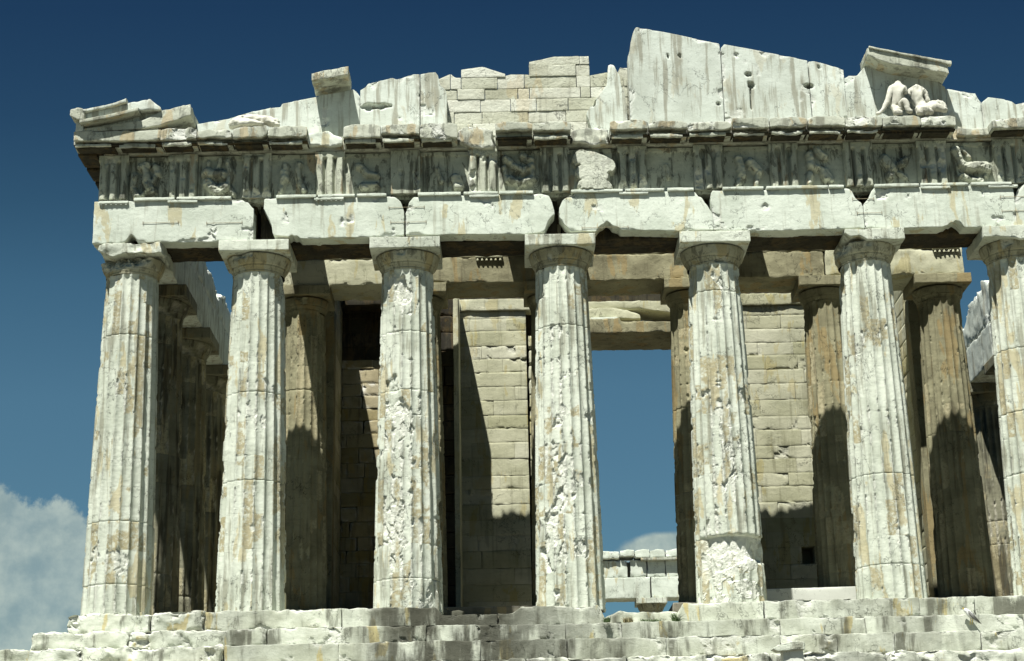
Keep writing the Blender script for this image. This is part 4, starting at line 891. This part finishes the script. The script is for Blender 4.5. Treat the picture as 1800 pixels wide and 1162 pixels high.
e = empty('doorway_wall', (14.4, WY, .66), 'tall yellowish block wall behind the inner columns, pierced by the great doorway', 'wall')
for (a, b, nm_, lm) in [(5.2, 11.38, 'wall_left', (.45, 1.1)), (17.2, 23.6, 'wall_right', (1.0, 2.0))]:
    ps = []
    if a < 6:
        masonry(5.2, 8.4, .66, 9.8, WY, WY+2.0, .47, 11, ps, .5, 1.25, .022, b=.012, gap=.004)
        V, F, A = join(ps); mkmesh('brown_block_wall', V, F, M_warm, e, attr=A); ps = []
        masonry(8.4, 11.38, .66, 11.42, WY, WY+2.0, .50, 13, ps, 1.0, 1.9)
        ps.append(slab_data([(8.4, 11.86), (11.65, 11.83)], [(8.4, 11.43), (11.65, 11.43)], WY-.09, WY+2, res=.08, rnd=.02, amp=.01, seed=14))
    else:
        masonry(a, b, .66, 11.44, WY, WY+2.0, .50, 21, ps, *lm)
        ps.append(slab_data([(a, 11.88), (b, 11.86)], [(a, 11.46), (b, 11.46)], WY-.09, WY+2, res=.08, rnd=.05, amp=.03, seed=15))
    V, F, A = join(ps); mkmesh('block_wall', V, F, M_wall, e, attr=A)
ps = []; masonry(11.42, 12.35, .66, 10.6, WY+.10, WY+2, .50, 17, ps, .93, .94, .05, b=.04, gap=.02); V, F, A = join(ps); mkmesh('door_jamb', V, F, M_wall, e, attr=A)
ps = []; masonry(16.5, 17.16, .66, 10.6, WY+.05, WY+2, .50, 18, ps, .93, .94, .04, b=.04, gap=.02); V, F, A = join(ps); mkmesh('door_jamb', V, F, M_wall, e, attr=A)
slab('door_lintel', [(11.7, 10.96), (13.9, 11.10), (14.55, 11.10), (14.56, 11.0), (15.4, 10.98), (17.3, 10.9)], [(11.7, 10.60), (17.3, 10.58)], WY-.02, WY+2.1, M_inn, e, res=.06, rnd=.03, amp=.03, chip=1.5, seed=23, backres=.15)
slab('upper_lintel_block', [(12.0, 11.62), (14.3, 11.62), (14.8, 11.55), (15.3, 11.36), (15.31, 11.3)], [(12.0, 11.24), (14.2, 11.24), (15.31, 11.22)], WY+.45, WY+1.6, M_wall, e, res=.06, rnd=.06, amp=.04, chip=1.5, seed=24)
slab('upper_course', [(11.66, 11.98), (17.2, 11.92)], [(11.66, 11.64), (15.2, 11.66), (17.2, 11.40)], WY+.7, WY+2.0, M_wall, e, res=.08, rnd=.04, amp=.03, seed=25)
slab('lintel_pale_block', [(12.6, 11.20), (14.5, 11.20)], [(12.6, 11.05), (13.7, 10.98), (14.5, 11.08)], WY+.16, WY+1.2, M_arch, e, res=.05, rnd=.04, amp=.02, seed=26)
slab('lintel_rear', [(11.7, 11.5), (17.2, 11.5)], [(11.7, 10.98), (17.2, 10.98)], WY+1.7, WY+2.08, M_wall, e, res=.2, rnd=.03, seed=27)
ps = []; masonry(5.2, 8.4, 9.8, 11.9, WY, WY+2.0, .47, 12, ps); V, F, A = join(ps); mkmesh('shade_dark_block_wall', V, F, M_shade, e, attr=A)  # upper courses of the recess, shade painted into the stone colour
slab('door_sill', [(12.3, .34), (16.5, .34)], [(12.3, .2), (16.5, .2)], WY+.1, WY+1.9, M_wall, e, res=.2, rnd=.03, seed=28)
slab('jamb_core', [(11.2, 11.5), (12.25, 11.5)], [(11.2, .66), (12.25, .66)], WY+.5, WY+1.9, M_shade, e, res=.3, rnd=.02, seed=29)
slab('jamb_core', [(16.55, 11.5), (17.4, 11.5)], [(16.55, .66), (17.4, .66)], WY+.5, WY+1.9, M_shade, e, res=.3, rnd=.02, seed=30)
slab('upper_shade_band', [(8.4, 12.6), (23.6, 12.6)], [(8.4, 11.7), (23.6, 11.7)], WY+1.2, WY+2.05, M_shade, e, res=.3, rnd=.02, seed=38)  # added dark strip, standing for the shaded band above the wall
# pier standing out from the wall (stair masonry) ------------------------------------
e = empty('masonry_pier', (8.75, 6.78, .66), 'dark narrow masonry pier jutting forward beside the third front column, its thin edge catching light', 'pier')
ps = []; masonry(8.30, 9.10, .66, 11.7, 6.78, 7.3, .58, 41, ps, .79, .8, .02, b=.03, gap=.015); V, F, A = join(ps); mkmesh('front_blocks', V, F, M_shade, e, attr=A)  # pier front lies in shade, painted here as near-black stone
slab('side_slab', [(9.0, 11.75), (9.17, 11.75)], [(9.0, .66), (9.17, .66)], 6.74, WY-.1, M_wall, e, res=.1, rnd=.015, amp=.004, seed=43, backres=.3)
slab('core', [(8.34, 11.68), (9.0, 11.68)], [(8.34, .66), (9.0, .66)], 7.3, WY-.1, M_shade, e, res=.2, rnd=.02, seed=44, backres=.4)
o = slab('vault_slab', [(5.3, 11.95), (8.3, 11.95)], [(5.3, 11.45), (8.3, 11.45)], 8.15, WY+1, M_shade, res=.15, rnd=.03, seed=46, backres=.2); tag(o, 'dark ceiling slab over the left part of the rear wall', 'ceiling slab')
# side walls of the inner building ---------------------------------------------------
for (a, b, lab, sd_) in [(4.30, 5.2, 'left side wall of the inner building, its shaded end behind the inner column', 51), (23.6, 24.5, 'right side wall of the inner building, in deep shade', 52)]:
    e = empty('side_wall', ((a+b)/2, 6.1, .66), lab, 'wall')
    ps = []
    def mas_y(x0, x1, y0, y1):
        rs = random.Random(sd_); z = .66; r = 0
        while z < 12.3:
            y = y0; 
            top_ = 12.3 if y1 < 99 else 12.3
            while y < y1-.05:
                L = rs.uniform(1.2, 2.6); ye = min(y+L, y1); lim = 12.3 if ye < 14 else (9.5-2.5*math.sin(ye*.4) if ye < 52 else 11)
                if z < lim: ps.append(slab_data([(x0+.01*rs.random(), z+.51), (x1, z+.51)], [(x0, z), (x1, z)], y+.006, ye-.006, res=.3, rnd=.02, amp=.01, seed=sd_+r, backres=9))
                y = ye
            z += .52; r += 1
    mas_y(a, b, 6.1, 52)
    V, F, A = join(ps); mkmesh('block_wall', V, F, M_wall, e, attr=A)
    slab('end_pier', [(a-.04, 10.6), (b+.04, 10.6)], [(a-.04, .66), (b+.04, .66)], 5.95, 6.6, M_inn, e, res=.12, rnd=.02, seed=sd_+4)
    slab('crown_course', [(a-.1, 12.95), (b-.1, 12.95)], [(a-.1, 12.30), (b-.1, 12.30)], 5.3, 14, M_wall, e, res=.15, rnd=.05, seed=sd_+5, backres=.4)

# ================================================================ side colonnades, far front
def low_column(label, group, x, y, mat=M_col):
    e, zt = column(x, y, -.01, 10.44, .952, .735, label, group, mat, nf=6, dz=.10, seed=77, wearamt=.8, simplecap=True)
    abacus(e, x-1.0, x+1.0, y, 1.0, 10.08, 10.43, mat, 378)
    return e
nth = ['second', 'third', 'fourth', 'fifth', 'sixth', 'seventh', 'eighth', 'ninth', 'tenth', 'eleventh']
M_side = stone('shaded_side_marble', (.26, .255, .18), (.16, .155, .105), ochre=(.22, .17, .08), o_amt=.4, o_lo=.55, grime=(.03, .028, .02), g_amt=.7, g_lo=.50, fresh=(.5, .48, .38), bump=.5, seed=14)  # darker than the front marble: shade of the side rows put into the colour
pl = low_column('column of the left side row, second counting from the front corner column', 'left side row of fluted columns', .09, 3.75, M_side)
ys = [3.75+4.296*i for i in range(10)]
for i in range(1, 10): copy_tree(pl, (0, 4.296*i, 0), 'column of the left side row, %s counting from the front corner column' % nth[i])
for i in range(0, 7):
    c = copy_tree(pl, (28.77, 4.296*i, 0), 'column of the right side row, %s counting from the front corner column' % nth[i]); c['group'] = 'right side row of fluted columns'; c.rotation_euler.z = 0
def flank(x0, x1, sgn, lab, y1, seed, jag):
    # built along y by mapping a slab's x axis onto y
    e = empty('side_entablature', ((x0+x1)/2, 1, 10.43), lab, 'stone beam')
    rs = random.Random(seed); tp = []; y = .9
    while y < y1: tp.append((y, jag(y)+rs.uniform(-.28, .22))); y += rs.uniform(.4, 1.1)
    tp.append((y1, jag(y1)))
    def mp(top, bot, a, b, nm_, mat, s, **k):
        P, F, d = slab_data(top, bot, a, b, seed=s, **k); Q = P.copy(); Q[:, 0] = P[:, 1]; Q[:, 1] = P[:, 0]
        mkmesh(nm_, Q, F[:, ::-1], mat, e, attr=d)
    for i in range(int((y1-1)/4.296)+1):
        a = max(.92, -.55+4.296*i); b = min(3.74+4.296*i, y1)
        if b > a+.3: mp([(a+.01, 11.78), (b-.01, 11.78)], [(a+.01, 10.44), (b-.01, 10.44)], x0, x1, 'architrave_block', M_ped, seed+i, res=.12, rnd=.04, amp=.02, chip=1.2, backres=.2)
    mp(tp, [(tp[0][0], 11.79), (tp[-1][0], 11.79)], x0+.03, x1-.03, 'frieze_block', M_ped, seed+30, res=.10, rnd=.10, amp=.06, chip=1.8, backres=.25)
flank(-.86, .85, 1, 'long entablature of the left side seen from inside, jagged pale blocks along its top', 42, 61, lambda y: 12.9-(.5 if 9.6 < y < 11 else 0)-.02*max(0, y-12))
flank(27.98, 29.7, -1, 'entablature of the right side seen from inside, pale stepped top against the sky', 30, 81, lambda y: 13.15+.3*(12.6 < y < 14)-.15*max(0, y-15))
# far front, seen small through the doorway
DX = -.95; FY = 67.5
fc = low_column('column of the far front, its capital showing just above the door sill', 'columns of the far front', 20.87+DX, FY, M_col)
for i, x in enumerate([3.69, 7.99, 12.28, 16.58, 25.17]): copy_tree(fc, (x-20.87, 0, 0), 'column of the far front hidden behind the inner walls, %s from its left' % nth[i])
e = empty('far_entablature', (14, FY-.9, 10.43), 'far front entablature glimpsed through the doorway above the sill, pale and sunlit', 'stone beam')
for i, (a, b) in enumerate([(-.9, 3.6), (3.7, 7.9), (8, 12.2), (12.3, 16.5), (16.6, 20.83), (20.9, 25.1), (25.2, 29.6)]):
    slab('architrave_block', [(a+DX, 11.80), (b+DX, 11.80)], [(a+DX, 10.44), (b+DX, 10.44)], FY-.85, FY+.85, M_arch, e, res=.12, rnd=.04, amp=.02, seed=990+i, backres=.4)
x = 14.0; rs = random.Random(12); k = 0
for (a, b, zt) in [(4, 8, 13.0), (8.05, 13, 13.0), (13.04, 16.5, 12.9), (16.52, 18.42, 12.95), (18.62, 19.68, 12.95), (19.72, 20.9, 13.0), (20.93, 21.9, 13.0), (21.95, 26, 13.0)]:
    slab('frieze_block', [(a, zt), (b, zt)], [(a+.06, 11.82), (b-.06, 11.82)], FY-.78, FY+.8, M_arch, e, res=.10, rnd=.06, amp=.02, seed=970+k, backres=.5); k += 1
slab('frieze_core', [(4, 12.9), (26, 12.9)], [(4, 11.8), (26, 11.8)], FY-.2, FY+.7, M_gei, e, res=.5, rnd=.02, seed=969, backres=.5)  # continuous core behind the far frieze blocks
for (a, b, z0_, z1_) in [(15.5, 17.9, 13.02, 13.55), (17.95, 18.9, 13.15, 13.62), (18.95, 19.9, 13.05, 13.62), (19.93, 20.9, 13.05, 13.60), (20.95, 22.8, 13.05, 13.62)]:
    slab('cornice_block', [(a, z1_-.12), ((a+b)/2, z1_), (b, z1_-.06)], [(a, z0_), (b, z0_)], FY-1.05, FY+.8, M_arch, e, res=.1, rnd=.08, amp=.04, seed=960+k, backres=.5); k += 1
slab('fillet', [(19.3, 13.02), (23.5, 13.02)], [(19.3, 12.86), (23.5, 12.86)], FY-1.15, FY-.6, M_gei, e, res=.2, rnd=.02, seed=968)

# ================================================================ weeds on the steps
def leaf_mat(name, c):
    m = bpy.data.materials.new(name); m.use_nodes = True; t = NT(m.node_tree)
    pos = t.n('ShaderNodeNewGeometry').outputs['Position']; col = t.mix(t.noise(pos, 25, 2), c, tuple(x*2.2 for x in c))
    bs = t.n('ShaderNodeBsdfPrincipled'); t.l(col, bs.inputs[0]); bs.inputs['Roughness'].default_value = .7
    o = t.n('ShaderNodeOutputMaterial'); t.l(bs.outputs[0], o.inputs[0]); return m
M_leaf = leaf_mat('weed_green', (.035, .06, .015)); M_dry = leaf_mat('dry_weed', (.16, .14, .07))
def tuft(x, y, z, w_, h_, n, mat, lab, seed):
    rs = random.Random(seed); V = []; F = []
    for i in range(n):
        bx = x+rs.uniform(-w_, w_)*.6; by = y+rs.uniform(-.08, .08); a = rs.uniform(0, 6.28); L = h_*rs.uniform(.5, 1.1); ln = rs.uniform(.2, .9)*L; wd = rs.uniform(.006, .014)
        pts = []
        for s_ in (0, .35, .7, 1):
            px = bx+math.cos(a)*ln*s_**1.6; py = by+math.sin(a)*ln*.6*s_**1.6; pz = z+L*(s_-.3*s_*s_)
            ww = wd*(1-s_*.9); pts += [(px-ww*math.sin(a), py+ww*math.cos(a), pz), (px+ww*math.sin(a)+.002, py-ww*math.cos(a), pz)]
        b = len(V); V += pts; F += [[b+2*k, b+2*k+1, b+2*k+3, b+2*k+2] for k in range(3)]
    o = mkmesh('grass_tuft', np.array(V), F, mat); tag(o, lab, 'weed', 'weeds growing on the steps')
tuft(13.15, -1.86, -.60, .14, .20, 90, M_leaf, 'small dark green weed tuft on the middle step below the doorway, left of the others', 1)
tuft(13.75, -1.15, -.52, .22, .22, 120, M_dry, 'straggly dry greyish weed in the gap of the top step', 2)
tuft(14.35, -1.0, -.51, .45, .14, 150, M_leaf, 'low green weeds along the foot of the loose slab in the gap', 3)
tuft(15.0, -1.0, -.51, .16, .34, 110, M_leaf, 'taller green weed at the right end of the gap in the top step', 4)

for o in bpy.data.objects:
    if o.parent is None and o.type in ('MESH', 'EMPTY') and not o.get('kind'): o['kind'] = 'thing'
